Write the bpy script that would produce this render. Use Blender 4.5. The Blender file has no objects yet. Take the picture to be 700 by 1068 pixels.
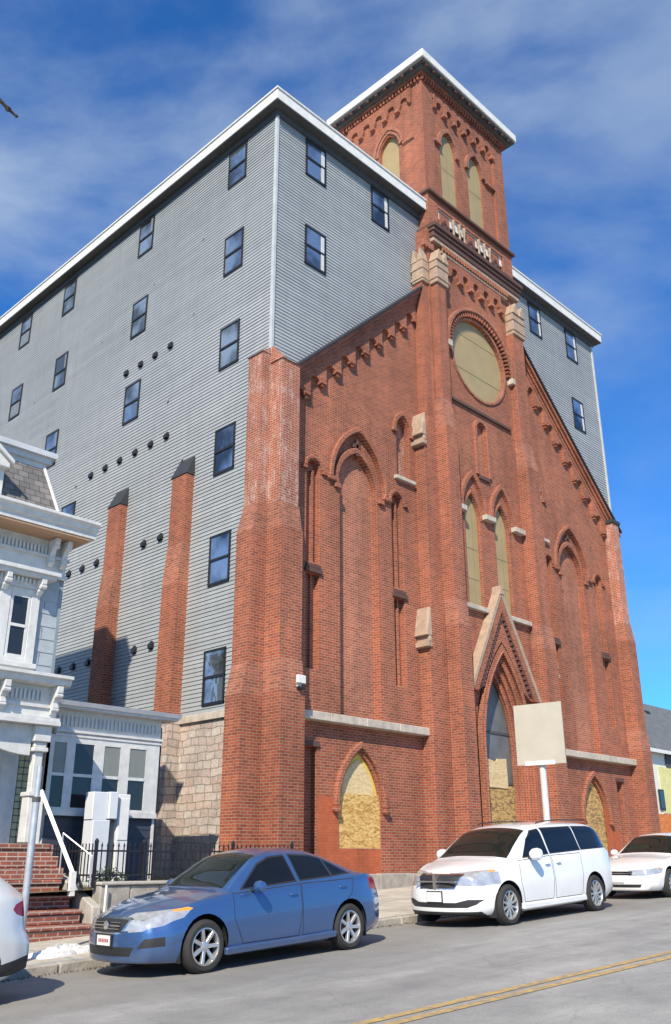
import bpy, bmesh, math, random
import numpy as np
from mathutils import Vector, Matrix
from mathutils.geometry import delaunay_2d_cdt
random.seed(7)
sc = bpy.context.scene
COL = sc.collection
R_ = math.radians

# ------------------------------------------------------------------ camera
CAM = Vector((0.0, 0.0, 1.5))
ROT = Matrix(((0.69997648, -0.25611365, -0.66666238),
              (-0.71416244, -0.25392731, -0.65229819),
              (-0.00222131, 0.93269862, -0.3606499)))
FPX = 941.27
cd = bpy.data.cameras.new('camera'); cam = bpy.data.objects.new('camera', cd); COL.objects.link(cam)
X_ = Vector(ROT.col[0]).normalized(); Z_ = Vector(ROT.col[2]); Z_ = (Z_ - X_ * Z_.dot(X_)).normalized(); Y_ = Z_.cross(X_)
M3 = Matrix((X_, Y_, Z_)).transposed()
cam.matrix_world = Matrix.Translation(CAM) @ M3.to_4x4()
cd.sensor_fit = 'HORIZONTAL'; cd.sensor_width = 36; cd.lens = 36 * FPX / 700.0
cd.clip_end = 3000; cd.clip_start = .05
sc.camera = cam

def at(u, v, y):
    """point of the measured photograph on the real vertical plane at depth y"""
    r = M3 @ Vector((u - 350, -(v - 534), -FPX)); t = (y - CAM.y) / r.y
    return CAM + r * t

# ------------------------------------------------------------------ objects
def tag(o, label=None, cat=None, group=None, kind=None):
    if label: o['label'] = label
    if cat: o['category'] = cat
    if group: o['group'] = group
    if kind: o['kind'] = kind
    return o
def thing(name, label, cat, loc=(0, 0, 0), rot=(0, 0, 0), group=None):
    o = bpy.data.objects.new(name, None); COL.objects.link(o); o.empty_display_size = .3
    o.location = loc; o.rotation_euler = rot
    return tag(o, label, cat, group)
def origin_of(p):
    v = Vector((0, 0, 0))
    while p is not None:
        v += Vector(p.location); p = p.parent
    return v
def copy_tree(o, parent=None):
    c = o.copy(); COL.objects.link(c); c.parent = parent
    for ch in list(o.children): copy_tree(ch, c)
    return c

class MB:
    def __init__(s): s.v = []; s.f = []; s.marks = []
    def cut(s):
        """start a new piece: everything after it becomes an object of its own"""
        if len(s.f) and (not s.marks or s.marks[-1][1] != len(s.f)): s.marks.append((len(s.v), len(s.f)))
        return s
    def pieces(s):
        mk = [(0, 0)] + s.marks + [(len(s.v), len(s.f))]; out_ = []
        for (v0, f0), (v1, f1) in zip(mk, mk[1:]):
            if f1 > f0:
                q = MB(); q.v = s.v[v0:v1]; q.f = [tuple(i - v0 for i in f) for f in s.f[f0:f1]]; out_.append(q)
        return out_
    def add(s, vs, fs):
        n = len(s.v); s.v += [tuple(p) for p in vs]; s.f += [tuple(i + n for i in f) for f in fs]; return s
    def box(s, x0, x1, y0, y1, z0, z1):
        if x0 > x1: x0, x1 = x1, x0
        if y0 > y1: y0, y1 = y1, y0
        if z0 > z1: z0, z1 = z1, z0
        return s.add([(x0,y0,z0),(x1,y0,z0),(x1,y1,z0),(x0,y1,z0),(x0,y0,z1),(x1,y0,z1),(x1,y1,z1),(x0,y1,z1)],
              [(0,3,2,1),(4,5,6,7),(0,1,5,4),(1,2,6,5),(2,3,7,6),(3,0,4,7)])
    def hexa(s, b, t):
        """b, t: four bottom and four top corners"""
        return s.add(list(b) + list(t), [(0,3,2,1),(4,5,6,7),(0,1,5,4),(1,2,6,5),(2,3,7,6),(3,0,4,7)])
    def plate(s, outer, d0, d1, holes=(), axis='y', back=True):
        """flat slab with holes; polygon points are (x,z) for axis y, (y,z) for x, (x,y) for z"""
        loops = [list(outer)] + [list(h) for h in holes]
        pts = []; edges = []
        for lp in loops:
            n0 = len(pts); pts += [Vector((p[0], p[1])) for p in lp]
            edges += [(n0 + i, n0 + (i + 1) % len(lp)) for i in range(len(lp))]
        vs, es, fs, *_ = delaunay_2d_cdt(pts, edges, [], 0, 1e-7)
        def inside(p, poly):
            c = False; n = len(poly)
            for i in range(n):
                a = poly[i]; b = poly[i - 1]
                if (a[1] > p[1]) != (b[1] > p[1]) and p[0] < (b[0] - a[0]) * (p[1] - a[1]) / (b[1] - a[1]) + a[0]: c = not c
            return c
        tri = []
        for f in fs:
            c = sum((vs[i] for i in f), Vector((0, 0))) / len(f)
            if inside(c, loops[0]) and not any(inside(c, h) for h in loops[1:]): tri.append(f)
        def P(p, d):
            return (p[0], d, p[1]) if axis == 'y' else ((d, p[0], p[1]) if axis == 'x' else (p[0], p[1], d))
        s.add([P(p, d0) for p in vs], tri)
        if back: s.add([P(p, d1) for p in vs], [tuple(reversed(t)) for t in tri])
        for lp in loops:
            n = len(lp)
            s.add([P(p, d0) for p in lp] + [P(p, d1) for p in lp], [(i, (i + 1) % n, n + (i + 1) % n, n + i) for i in range(n)])
        return s
    def tube(s, pts, r, n=8, caps=True):
        pts = [Vector(p) for p in pts]; rs = r if isinstance(r, (list, tuple)) else [r] * len(pts)
        vs = []; fs = []
        for i, p in enumerate(pts):
            d = (pts[min(i + 1, len(pts) - 1)] - pts[max(i - 1, 0)]).normalized()
            a = d.orthogonal().normalized() if abs(d.z) > .95 else d.cross(Vector((0, 0, 1))).normalized()
            b = d.cross(a)
            for k in range(n):
                t = 2 * math.pi * k / n; vs.append(p + (a * math.cos(t) + b * math.sin(t)) * rs[i])
        for i in range(len(pts) - 1):
            for k in range(n): fs.append((i*n+k, i*n+(k+1)%n, (i+1)*n+(k+1)%n, (i+1)*n+k))
        if caps: fs.append(tuple(range(n))[::-1]); fs.append(tuple((len(pts)-1)*n + k for k in range(n)))
        return s.add(vs, fs)
    def lathe(s, prof, c, axis='z', n=16, caps=True):
        """prof: (radius, height) list around axis through c"""
        vs = []; fs = []
        for r, h in prof:
            for k in range(n):
                t = 2 * math.pi * k / n; a, b = r * math.cos(t), r * math.sin(t)
                vs.append((c[0]+a, c[1]+b, c[2]+h) if axis == 'z' else ((c[0]+a, c[1]+h, c[2]+b) if axis == 'y' else (c[0]+h, c[1]+a, c[2]+b)))
        for i in range(len(prof) - 1):
            for k in range(n): fs.append((i*n+k, i*n+(k+1)%n, (i+1)*n+(k+1)%n, (i+1)*n+k))
        if caps and prof[0][0] > 1e-5: fs.append(tuple(range(n))[::-1])
        if caps and prof[-1][0] > 1e-5: fs.append(tuple((len(prof)-1)*n + k for k in range(n)))
        return s.add(vs, fs)
    def build(s, name, m, parent=None, smooth=False, bevel=0, local=False):
        me = bpy.data.meshes.new(name); me.from_pydata(s.v, [], s.f); me.validate()
        bm = bmesh.new(); bm.from_mesh(me)
        bmesh.ops.remove_doubles(bm, verts=bm.verts, dist=1e-5)
        bmesh.ops.recalc_face_normals(bm, faces=bm.faces)
        if smooth:
            for f in bm.faces: f.smooth = True
            for e in bm.edges:
                if len(e.link_faces) == 2 and e.calc_face_angle(0) > R_(38): e.smooth = False
        bm.to_mesh(me); bm.free()
        me.materials.append(m)
        o = bpy.data.objects.new(name, me); COL.objects.link(o)
        if parent is not None:
            if not local: o.location = -origin_of(parent)
            o.parent = parent
        if bevel:
            b = o.modifiers.new('bevel', 'BEVEL'); b.width = bevel; b.segments = 1; b.limit_method = 'ANGLE'; b.angle_limit = R_(40)
        return o

def arch(cx, hw, zs, za, n=10, bottom=None):
    """pointed or round arch head from left spring to right spring; closed down to bottom when given"""
    h = za - zs; Rr = (hw * hw + h * h) / (2 * hw); pts = []
    a1 = math.atan2(h, Rr - hw) if Rr > hw else math.pi / 2
    if Rr <= hw * 1.0001: a1 = math.pi / 2; Rr = hw
    for i in range(n + 1):
        a = a1 * i / n; pts.append((cx - hw + Rr - Rr * math.cos(a), zs + Rr * math.sin(a)))
    pts += [(2 * cx - p[0], p[1]) for p in reversed(pts[:-1])]
    if bottom is not None: pts = [(cx - hw, bottom)] + pts + [(cx + hw, bottom)]
    return pts
def hood(mb, cx, hw, zs, za, w, y0, y1, n=10, drop=0):
    i_ = arch(cx, hw, zs, za, n); o_ = arch(cx, hw + w, zs, za + w * 1.15, n)
    if drop: i_ = [(cx-hw, zs-drop)] + i_ + [(cx+hw, zs-drop)]; o_ = [(cx-hw-w, zs-drop)] + o_ + [(cx+hw+w, zs-drop)]
    mb.plate(i_ + o_[::-1], y0, y1)
def circ(cx, cz, r, n=40, a0=0, a1=2*math.pi, close=False):
    k = n if not close else n
    return [(cx + r * math.cos(a0 + (a1 - a0) * i / n), cz + r * math.sin(a0 + (a1 - a0) * i / n)) for i in range(n + (1 if close else 0))]

# ------------------------------------------------------------------ materials
class NT:
    def __init__(s, name):
        s.m = bpy.data.materials.new(name); s.m.use_nodes = True; s.t = s.m.node_tree; s.t.nodes.clear()
        s.out = s.n('ShaderNodeOutputMaterial'); s.b = s.n('ShaderNodeBsdfPrincipled'); s.l(s.b, 0, s.out, 0)
    def n(s, k, **kw):
        x = s.t.nodes.new(k)
        for a, b in kw.items(): setattr(x, a, b)
        return x
    def l(s, a, ao, b, bi): s.t.links.new(a.outputs[ao], b.inputs[bi])
    def noise(s, scale, detail=4, rough=.55, vec=None, dist=0):
        x = s.n('ShaderNodeTexNoise'); x.inputs['Scale'].default_value = scale; x.inputs['Detail'].default_value = detail
        x.inputs['Roughness'].default_value = rough; x.inputs['Distortion'].default_value = dist
        if vec: s.l(vec[0], vec[1], x, 'Vector')
        return x
    def ramp(s, src, so, stops):
        x = s.n('ShaderNodeValToRGB'); e = x.color_ramp.elements
        while len(e) < len(stops): e.new(.5)
        for i, (p, c) in enumerate(stops): e[i].position = p; e[i].color = tuple(c) + (1,) if len(c) == 3 else c
        s.l(src, so, x, 0); return x
    def mix(s, fac, a, b, mode='MIX'):
        x = s.n('ShaderNodeMix', data_type='RGBA', blend_type=mode); 
        for sock, val in ((0, fac), (6, a), (7, b)):
            if isinstance(val, tuple) and hasattr(val[0], 'outputs'): s.t.links.new(val[0].outputs[val[1]], x.inputs[sock])
            elif sock == 0: x.inputs[0].default_value = val
            else: x.inputs[sock].default_value = tuple(val) + (1,)
        return x
    def math(s, op, a, b=None, clamp=False):
        x = s.n('ShaderNodeMath', operation=op, use_clamp=clamp)
        for i, val in enumerate((a, b)):
            if val is None: continue
            if isinstance(val, tuple): s.t.links.new(val[0].outputs[val[1]], x.inputs[i])
            else: x.inputs[i].default_value = val
        return x
    def bump(s, h, ho, strength=.4, dist=.01):
        x = s.n('ShaderNodeBump'); x.inputs['Strength'].default_value = strength; x.inputs['Distance'].default_value = dist
        s.l(h, ho, x, 'Height'); s.l(x, 0, s.b, 'Normal'); return x
    def set(s, **kw):
        for k, v in kw.items():
            i = s.b.inputs[k.replace('_', ' ')]
            i.default_value = tuple(v) + (1,) if isinstance(v, tuple) and len(v) == 3 and i.type == 'RGBA' else v
        return s
    def wallvec(s):
        g = s.n('ShaderNodeNewGeometry'); sp = s.n('ShaderNodeSeparateXYZ'); s.l(g, 'Position', sp, 0)
        sn = s.n('ShaderNodeSeparateXYZ'); s.l(g, 'True Normal', sn, 0)
        a = s.math('ABSOLUTE', (sn, 0)); b = s.math('ABSOLUTE', (sn, 1)); c = s.math('GREATER_THAN', (a, 0), (b, 0))
        u1 = s.math('MULTIPLY', (sp, 1), (c, 0)); c2 = s.math('SUBTRACT', 1.0, (c, 0)); u2 = s.math('MULTIPLY', (sp, 0), (c2, 0))
        u = s.math('ADD', (u1, 0), (u2, 0)); cb = s.n('ShaderNodeCombineXYZ'); s.l(u, 0, cb, 0); s.l(sp, 2, cb, 1)
        return cb, g

def plain(name, col, rough=.6, metal=0., var=.12, scale=3., bump=0, bscale=40, **kw):
    t = NT(name); g = t.n('ShaderNodeNewGeometry'); tc = t.n('ShaderNodeTexCoord')
    nz = t.noise(scale, 5, .6, (tc, 'Object'))
    lo = tuple(c * (1 - var) for c in col); hi = tuple(min(1, c * (1 + var)) for c in col)
    r = t.ramp(nz, 0, [(.3, lo), (.7, hi)]); t.l(r, 0, t.b, 'Base Color'); t.set(Roughness=rough, Metallic=metal)
    if bump:
        b = t.noise(bscale, 4, .6, (tc, 'Object')); t.bump(b, 0, bump, .02)
    t.set(**kw)
    return t.m

def brick_mat(name, c1, c2, mortar, pale=0.0, palecol=(.55, .42, .36), bw=.215, bh=.072, ms=.009, dirt=.5, vlo=.72):
    t = NT(name); cb, g = t.wallvec()
    bt = t.n('ShaderNodeTexBrick'); bt.offset = .5; bt.inputs['Scale'].default_value = 1
    bt.inputs['Brick Width'].default_value = bw; bt.inputs['Row Height'].default_value = bh
    bt.inputs['Mortar Size'].default_value = ms; bt.inputs['Mortar Smooth'].default_value = .3; bt.inputs['Bias'].default_value = 0
    bt.inputs['Color1'].default_value = c1 + (1,); bt.inputs['Color2'].default_value = c2 + (1,); bt.inputs['Mortar'].default_value = mortar + (1,)
    t.l(cb, 0, bt, 'Vector')
    n1 = t.noise(.45, 6, .62, (g, 'Position')); ms_ = t.n('ShaderNodeMapping'); ms_.inputs['Scale'].default_value = (2.2, 2.2, .16); t.l(g, 'Position', ms_, 0)
    ns = t.noise(1.0, 6, .65, (ms_, 0)); nb = t.math('MULTIPLY', (ns, 0), .5); nc = t.math('MULTIPLY', (n1, 0), .55); nd = t.math('ADD', (nb, 0), (nc, 0))
    r1 = t.ramp(nd, 0, [(.38, (vlo,) * 3), (.53, (1., 1., 1.)), (.68, (1.30, 1.22, 1.16))])
    m1 = t.mix(1.0, (bt, 0), (r1, 0), 'MULTIPLY')
    n2 = t.noise(7, 5, .6, (g, 'Position')); r2 = t.ramp(n2, 0, [(.3, (.8, .78, .76)), (.7, (1.15, 1.15, 1.15))])
    m2 = t.mix(dirt, (m1, 2), (r2, 0), 'MULTIPLY'); last = m2
    # pale salt bloom in ragged streaks
    mp = t.n('ShaderNodeMapping'); mp.inputs['Scale'].default_value = (1.4, 1.4, .5); t.l(g, 'Position', mp, 0)
    n3 = t.noise(3.4, 9, .78, (mp, 0), .3); lo = .74 - pale * .26
    r3 = t.ramp(n3, 0, [(lo, (0, 0, 0)), (min(.97, lo + .12), (1, 1, 1))])
    n6 = t.noise(16, 4, .7, (g, 'Position')); r6 = t.ramp(n6, 0, [(.42, (.15,) * 3), (.58, (1,) * 3)]); f30 = t.math('MULTIPLY', (r3, 0), (r6, 0)); f3 = t.math('MULTIPLY', (f30, 0), .35 + .5 * pale)
    m3 = t.mix((f3, 0), (m2, 2), palecol); last = m3
    t.l(last, 2, t.b, 'Base Color')
    r4 = t.math('MULTIPLY', (bt, 1), -1.0); a4 = t.math('ADD', (r4, 0), (n2, 0)); t.bump(a4, 0, .45, .006)
    t.set(Roughness=.85); t.b.inputs['Specular IOR Level'].default_value = .25
    return t.m

B1, B2, BM = (.345, .096, .050), (.215, .058, .035), (.33, .22, .155)
M = {}
M['brick'] = brick_mat('red brick', B1, B2, BM)
M['brick_old'] = brick_mat('weathered red brick', B1, (.27, .08, .05), (.46, .33, .26), pale=.95)
M['brick_mid'] = brick_mat('rough worn brick', (.40, .13, .075), (.22, .07, .045), (.34, .22, .16), pale=.12, ms=.011)
M['brick_infill'] = brick_mat('paler infill brick', (.385, .125, .072), (.26, .08, .05), (.38, .26, .19), pale=.3)
M['brick_step'] = brick_mat('step brick', (.33, .11, .07), (.19, .07, .055), (.38, .31, .26), pale=.5, ms=.012)
M['red_paint'] = brick_mat('red painted brick', (.42, .115, .050), (.37, .10, .045), (.33, .095, .05), pale=.1, ms=.007)
M['ledge'] = plain('pale sandstone', (.46, .40, .33), .85, 0, .22, 5, .4, 25)
M['block'] = plain('buff stone', (.37, .265, .19), .85, 0, .2, 5, .5, 20)
M['granite'] = plain('grey granite base', (.34, .31, .27), .85, 0, .25, 4, .6, 18)
M['slate_cap'] = plain('dark flashing', (.035, .036, .04), .55)
M['white'] = plain('white painted trim', (.70, .69, .65), .5, 0, .09, 5, .15, 25)
M['white_old'] = plain('aged white paint', (.56, .56, .54), .6, 0, .12, 6, .2, 40)
M['hwhite'] = plain('house trim paint', (.57, .565, .54), .55, 0, .12, 6, .2, 25)
M['black'] = plain('black metal', (.015, .015, .017), .4)
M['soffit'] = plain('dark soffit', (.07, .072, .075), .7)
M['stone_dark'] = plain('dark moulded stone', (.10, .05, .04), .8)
M['board'] = plain('tan window boarding', (.345, .262, .132), .6, 0, .1, 1.2, .15, 8)
M['board_line'] = plain('board joint', (.24, .18, .095), .7)
M['pole'] = plain('galvanised steel', (.52, .53, .54), .42, .5, .15, 8)
M['sign_back'] = plain('weathered tan panel', (.44, .405, .33), .6, 0, .07, 2.2)
M['house_siding'] = plain('blue grey shingle siding', (.34, .38, .40), .7, 0, .1, 4, .2, 30)
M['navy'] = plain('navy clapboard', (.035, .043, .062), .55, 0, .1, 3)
M['porch_shade'] = plain('yellowed panelling', (.42, .40, .24), .7, 0, .25, 9)
M['cabinet'] = plain('pale grey meter cabinet', (.62, .64, .66), .45, 0, .04, 3)
M['blind'] = plain('grey blind', (.17, .19, .21), .5)
M['concrete'] = plain('concrete', (.40, .37, .32), .88, 0, .22, 3, .4, 30)
M['dark'] = plain('dark void', (.012, .012, .012), .9)
M['curtain'] = plain('curtain', (.45, .42, .36), .9)

def siding_mat():
    t = NT('grey vinyl siding'); g = t.n('ShaderNodeNewGeometry')
    n1 = t.noise(.25, 4, .5, (g, 'Position')); n2 = t.noise(3, 3, .5, (g, 'Position'))
    r = t.ramp(n1, 0, [(.3, (.305, .325, .338)), (.7, (.345, .364, .375))]); r2 = t.ramp(n2, 0, [(.3, (.95,) * 3), (.7, (1.04,) * 3)])
    m = t.mix(1, (r, 0), (r2, 0), 'MULTIPLY')
    cb, g2 = t.wallvec(); bt = t.n('ShaderNodeTexBrick'); bt.offset = .37; bt.inputs['Scale'].default_value = 1; bt.inputs['Brick Width'].default_value = 3.7; bt.inputs['Row Height'].default_value = .23; bt.inputs['Mortar Size'].default_value = .004; bt.inputs['Mortar Smooth'].default_value = 0
    bt.inputs['Color1'].default_value = (.93, .93, .93, 1); bt.inputs['Color2'].default_value = (1.05, 1.05, 1.04, 1); bt.inputs['Mortar'].default_value = (.8, .8, .8, 1); t.l(cb, 0, bt, 'Vector')
    mp = t.n('ShaderNodeMapping'); mp.inputs['Scale'].default_value = (3, 3, .12); t.l(g, 'Position', mp, 0); n3 = t.noise(1.2, 5, .6, (mp, 0)); r3 = t.ramp(n3, 0, [(.35, (.955, .955, .95)), (.6, (1.015,) * 3)])
    m = t.mix(1, (m, 2), (bt, 0), 'MULTIPLY'); m = t.mix(1, (m, 2), (r3, 0), 'MULTIPLY')
    t.l(m, 2, t.b, 'Base Color'); t.set(Roughness=.5); return t.m
M['siding'] = siding_mat()

def glass_mat(name, base, metal, rough=.03, wave=.0):
    t = NT(name); tc = t.n('ShaderNodeTexCoord'); g = t.n('ShaderNodeNewGeometry')
    t.set(Base_Color=base, Metallic=metal, Roughness=rough); t.b.inputs['IOR'].default_value = 1.5; t.b.inputs['Coat Weight'].default_value = .5; t.b.inputs['Coat Roughness'].default_value = .02
    if wave: n = t.noise(2.2, 2, .5, (g, 'Position')); t.bump(n, 0, wave, .05)
    return t.m
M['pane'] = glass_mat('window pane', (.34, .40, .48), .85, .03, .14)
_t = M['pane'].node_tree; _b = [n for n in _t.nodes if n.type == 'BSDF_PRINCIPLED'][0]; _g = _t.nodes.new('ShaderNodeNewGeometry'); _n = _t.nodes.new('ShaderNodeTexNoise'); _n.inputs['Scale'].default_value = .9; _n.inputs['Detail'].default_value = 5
_r = _t.nodes.new('ShaderNodeValToRGB'); _r.color_ramp.elements[0].position = .40; _r.color_ramp.elements[0].color = (.07, .09, .11, 1); _r.color_ramp.elements[1].position = .60; _r.color_ramp.elements[1].color = (.42, .50, .58, 1)  # noise in the pane colour paints in light and dark reflections
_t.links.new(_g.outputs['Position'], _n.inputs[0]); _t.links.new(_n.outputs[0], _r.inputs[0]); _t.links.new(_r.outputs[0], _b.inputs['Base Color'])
M['pane_dark'] = glass_mat('dark old pane', (.02, .022, .025), .15, .06, .1)
M['car_glass'] = glass_mat('tinted car glass', (.005, .006, .007), .0, .02); [n for n in M['car_glass'].node_tree.nodes if n.type == 'BSDF_PRINCIPLED'][0].inputs['Coat Weight'].default_value = 0
M['windshield'] = glass_mat('windshield', (.010, .014, .012), .0, .03); [n for n in M['windshield'].node_tree.nodes if n.type == 'BSDF_PRINCIPLED'][0].inputs['Coat Weight'].default_value = 0

def rubble():
    t = NT('rough stone masonry'); cb, g = t.wallvec()
    wn = t.noise(2.3, 3, .5, (cb, 0)); wv = t.mix(.16, (cb, 0), (wn, 1), 'ADD')
    bt = t.n('ShaderNodeTexBrick'); bt.offset = .37; bt.squash = 1.45; bt.squash_frequency = 3; bt.offset_frequency = 2
    bt.inputs['Scale'].default_value = 1; bt.inputs['Brick Width'].default_value = .34; bt.inputs['Row Height'].default_value = .20
    bt.inputs['Mortar Size'].default_value = .014; bt.inputs['Mortar Smooth'].default_value = .3
    bt.inputs['Color1'].default_value = (.53, .47, .42, 1); bt.inputs['Color2'].default_value = (.42, .33, .29, 1); bt.inputs['Mortar'].default_value = (.27, .24, .20, 1)
    t.l(wv, 2, bt, 'Vector')
    n = t.noise(1.1, 5, .6, (g, 'Position')); r = t.ramp(n, 0, [(.3, (.78, .80, .78)), (.5, (1, 1, .98)), (.7, (1.12, .98, .90))])
    m = t.mix(1, (bt, 0), (r, 0), 'MULTIPLY'); n2 = t.noise(12, 6, .65, (g, 'Position')); r2 = t.ramp(n2, 0, [(.3, (.72,) * 3), (.7, (1.15,) * 3)])
    m2 = t.mix(.8, (m, 2), (r2, 0), 'MULTIPLY'); t.l(m2, 2, t.b, 'Base Color')
    k = t.math('MULTIPLY', (bt, 1), -1.6); a = t.math('ADD', (k, 0), (n2, 0)); t.bump(a, 0, .8, .02); t.set(Roughness=.9); return t.m
M['rubble'] = rubble()

def osb(name, c1, c2, c3):
    t = NT(name); g = t.n('ShaderNodeNewGeometry'); mp = t.n('ShaderNodeMapping'); mp.inputs['Scale'].default_value = (3.2, 3.2, 8); mp.inputs['Rotation'].default_value = (0, .25, 0); t.l(g, 'Position', mp, 0)
    wn = t.noise(1.3, 3, .6, (mp, 0)); wm = t.mix(.55, (mp, 0), (wn, 1), 'ADD'); v = t.n('ShaderNodeTexVoronoi'); v.inputs['Scale'].default_value = 3.4; t.l(wm, 2, v, 'Vector'); sv = t.n('ShaderNodeSeparateXYZ'); t.l(v, 1, sv, 0); n = t.noise(.7, 4, .6, (mp, 0)); q = t.math('MULTIPLY', (sv, 0), .6); q2 = t.math('MULTIPLY', (n, 0), .5); q3 = t.math('ADD', (q, 0), (q2, 0)); r = t.ramp(q3, 0, [(.25, c1), (.5, c2), (.8, c3)]); t.l(r, 0, t.b, 'Base Color'); t.set(Roughness=.75); return t.m
M['osb'] = osb('strand board', (.34, .18, .05), (.54, .32, .09), (.66, .46, .18))
M['osb_dirty'] = osb('weathered strand board', (.16, .10, .05), (.36, .22, .08), (.52, .34, .12))
M['ply'] = osb('pale plywood', (.50, .36, .19), (.60, .45, .24), (.66, .52, .29))
M['foam'] = plain('yellow foam', (.62, .47, .10), .9, 0, .2, 20)

def asphalt():
    t = NT('asphalt'); g = t.n('ShaderNodeNewGeometry')
    mp = t.n('ShaderNodeMapping'); mp.inputs['Scale'].default_value = (.22, .9, 1); t.l(g, 'Position', mp, 0)
    n1 = t.noise(.9, 7, .65, (mp, 0)); r1 = t.ramp(n1, 0, [(.3, (.215, .21, .196)), (.5, (.29, .283, .262)), (.72, (.40, .388, .355))])
    n2 = t.noise(70, 3, .7, (g, 'Position')); r2 = t.ramp(n2, 0, [(.3, (.68,) * 3), (.7, (1.28,) * 3)])
    m = t.mix(.8, (r1, 0), (r2, 0), 'MULTIPLY')
    n5 = t.noise(1.7, 6, .75, (g, 'Position')); r5 = t.ramp(n5, 0, [(.35, (.78,) * 3), (.6, (1.06,) * 3)]); m = t.mix(.7, (m, 2), (r5, 0), 'MULTIPLY')
    # cracks
    v = t.n('ShaderNodeTexVoronoi', feature='DISTANCE_TO_EDGE'); v.inputs['Scale'].default_value = .55
    w = t.noise(1.3, 5, .7, (g, 'Position')); wm = t.mix(.35, (g, 'Position'), (w, 1), 'ADD'); t.l(wm, 2, v, 'Vector')
    r3 = t.ramp(v, 0, [(0, (.45,) * 3), (.009, (1,) * 3)]); m2 = t.mix(.28, (m, 2), (r3, 0), 'MULTIPLY')
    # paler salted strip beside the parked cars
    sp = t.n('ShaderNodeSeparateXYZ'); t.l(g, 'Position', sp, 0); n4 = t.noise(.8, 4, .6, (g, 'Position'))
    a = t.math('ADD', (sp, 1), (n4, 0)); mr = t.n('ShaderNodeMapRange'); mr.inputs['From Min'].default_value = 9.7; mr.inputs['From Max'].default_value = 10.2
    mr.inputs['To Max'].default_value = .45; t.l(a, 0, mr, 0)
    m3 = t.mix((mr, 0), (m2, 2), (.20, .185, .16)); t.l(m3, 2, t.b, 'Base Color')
    t.bump(n2, 0, .5, .01); t.set(Roughness=.85); return t.m
M['asphalt'] = asphalt()
def paint_line():
    t = NT('worn yellow road paint'); g = t.n('ShaderNodeNewGeometry'); n = t.noise(9, 6, .75, (g, 'Position')); r = t.ramp(n, 0, [(.40, (.26, .22, .16)), (.56, (.50, .33, .11)), (.85, (.62, .42, .16))])
    t.l(r, 0, t.b, 'Base Color'); t.set(Roughness=.7); return t.m
M['yellow'] = paint_line()
def walk():
    t = NT('sidewalk concrete'); g = t.n('ShaderNodeNewGeometry')
    bt = t.n('ShaderNodeTexBrick'); bt.offset = 0; bt.inputs['Scale'].default_value = 1; bt.inputs['Brick Width'].default_value = 1.5; bt.inputs['Row Height'].default_value = 1.12
    bt.inputs['Mortar Size'].default_value = .012; bt.inputs['Color1'].default_value = (.50, .46, .38, 1); bt.inputs['Color2'].default_value = (.43, .40, .34, 1); bt.inputs['Mortar'].default_value = (.16, .15, .13, 1)
    t.l(g, 'Position', bt, 'Vector'); n = t.noise(1.5, 7, .7, (g, 'Position')); r = t.ramp(n, 0, [(.3, (.62, .60, .56)), (.6, (1.08,) * 3)])
    m = t.mix(.9, (bt, 0), (r, 0), 'MULTIPLY'); t.l(m, 2, t.b, 'Base Color'); n2 = t.noise(60, 4, .6, (g, 'Position')); t.bump(n2, 0, .3, .01); t.set(Roughness=.9); return t.m
M['walk'] = walk()
M['soil'] = plain('dead grass and soil', (.14, .115, .06), .95, 0, .5, 6, .8, 30)
M['leaf'] = plain('dark evergreen leaf', (.035, .06, .022), .6, 0, .4, 9)
M['snow'] = plain('dirty snow', (.66, .66, .65), .7, 0, .25, 14, .8, 30)
M['bark'] = plain('bark', (.06, .045, .035), .9, 0, .3, 12, .6, 30)
M['shingle'] = brick_mat('grey roof slate', (.20, .19, .185), (.135, .13, .128), (.055, .052, .05), bw=.24, bh=.15, ms=.008, palecol=(.3, .27, .25))
M['farroof'] = plain('grey shingles', (.12, .13, .135), .85, 0, .2, 3)
M['farwhite'] = plain('pale stucco', (.70, .70, .63), .7)
M['faryellow'] = plain('yellow siding', (.66, .62, .28), .7)
M['orange'] = plain('orange brickwork', (.62, .20, .055), .8, 0, .25, 6)

# ------------------------------------------------------------------ ground
def road_z(x, y=10.5):
    return -.22 + .041 * x + .05 * max(0., 1 - ((y - 5.9) / 6.45) ** 2)
KERB = 12.35
def walk_z(x, y): return -.22 + .041 * x + .13 + .03 * (y - KERB)
def sheet(name, xs, ys, zf, m, kind='structure', thick=0):
    vs = [(x, y, zf(x, y)) for y in ys for x in xs]; nx = len(xs)
    fs = [(j*nx+i, j*nx+i+1, (j+1)*nx+i+1, (j+1)*nx+i) for j in range(len(ys)-1) for i in range(nx-1)]
    o = MB().add(vs, fs).build(name, m); tag(o, kind=kind); return o
xs = [-60, -20, -5] + [i * 2.5 for i in range(0, 33)] + [110, 160]
sheet('road', xs, [-.55 + (KERB + .55) * i / 12 for i in range(13)], road_z, M['asphalt'])
k = MB()
for x0 in np.arange(-60, 120, 2.4):
    x1 = x0 + 2.385; j = random.uniform(-.012, .012)
    for y0, y1 in ((KERB + j, KERB + .15),):
        k.hexa([(x0, y0, walk_z(x0, y0) - .3), (x1, y0, walk_z(x1, y0) - .3), (x1, y1, walk_z(x1, y1) - .3), (x0, y1, walk_z(x0, y1) - .3)],
               [(x0, y0, walk_z(x0, y0) + j*.6), (x1, y0, walk_z(x1, y0) - j*.6), (x1, y1, walk_z(x1, y1)), (x0, y1, walk_z(x0, y1))])
tag(k.build('kerb', M['granite'], bevel=.02), kind='structure')
sheet('sidewalk', xs, [KERB + .152, 13.4, 14.6, 16.0, 17.2], walk_z, M['walk'])
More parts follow.
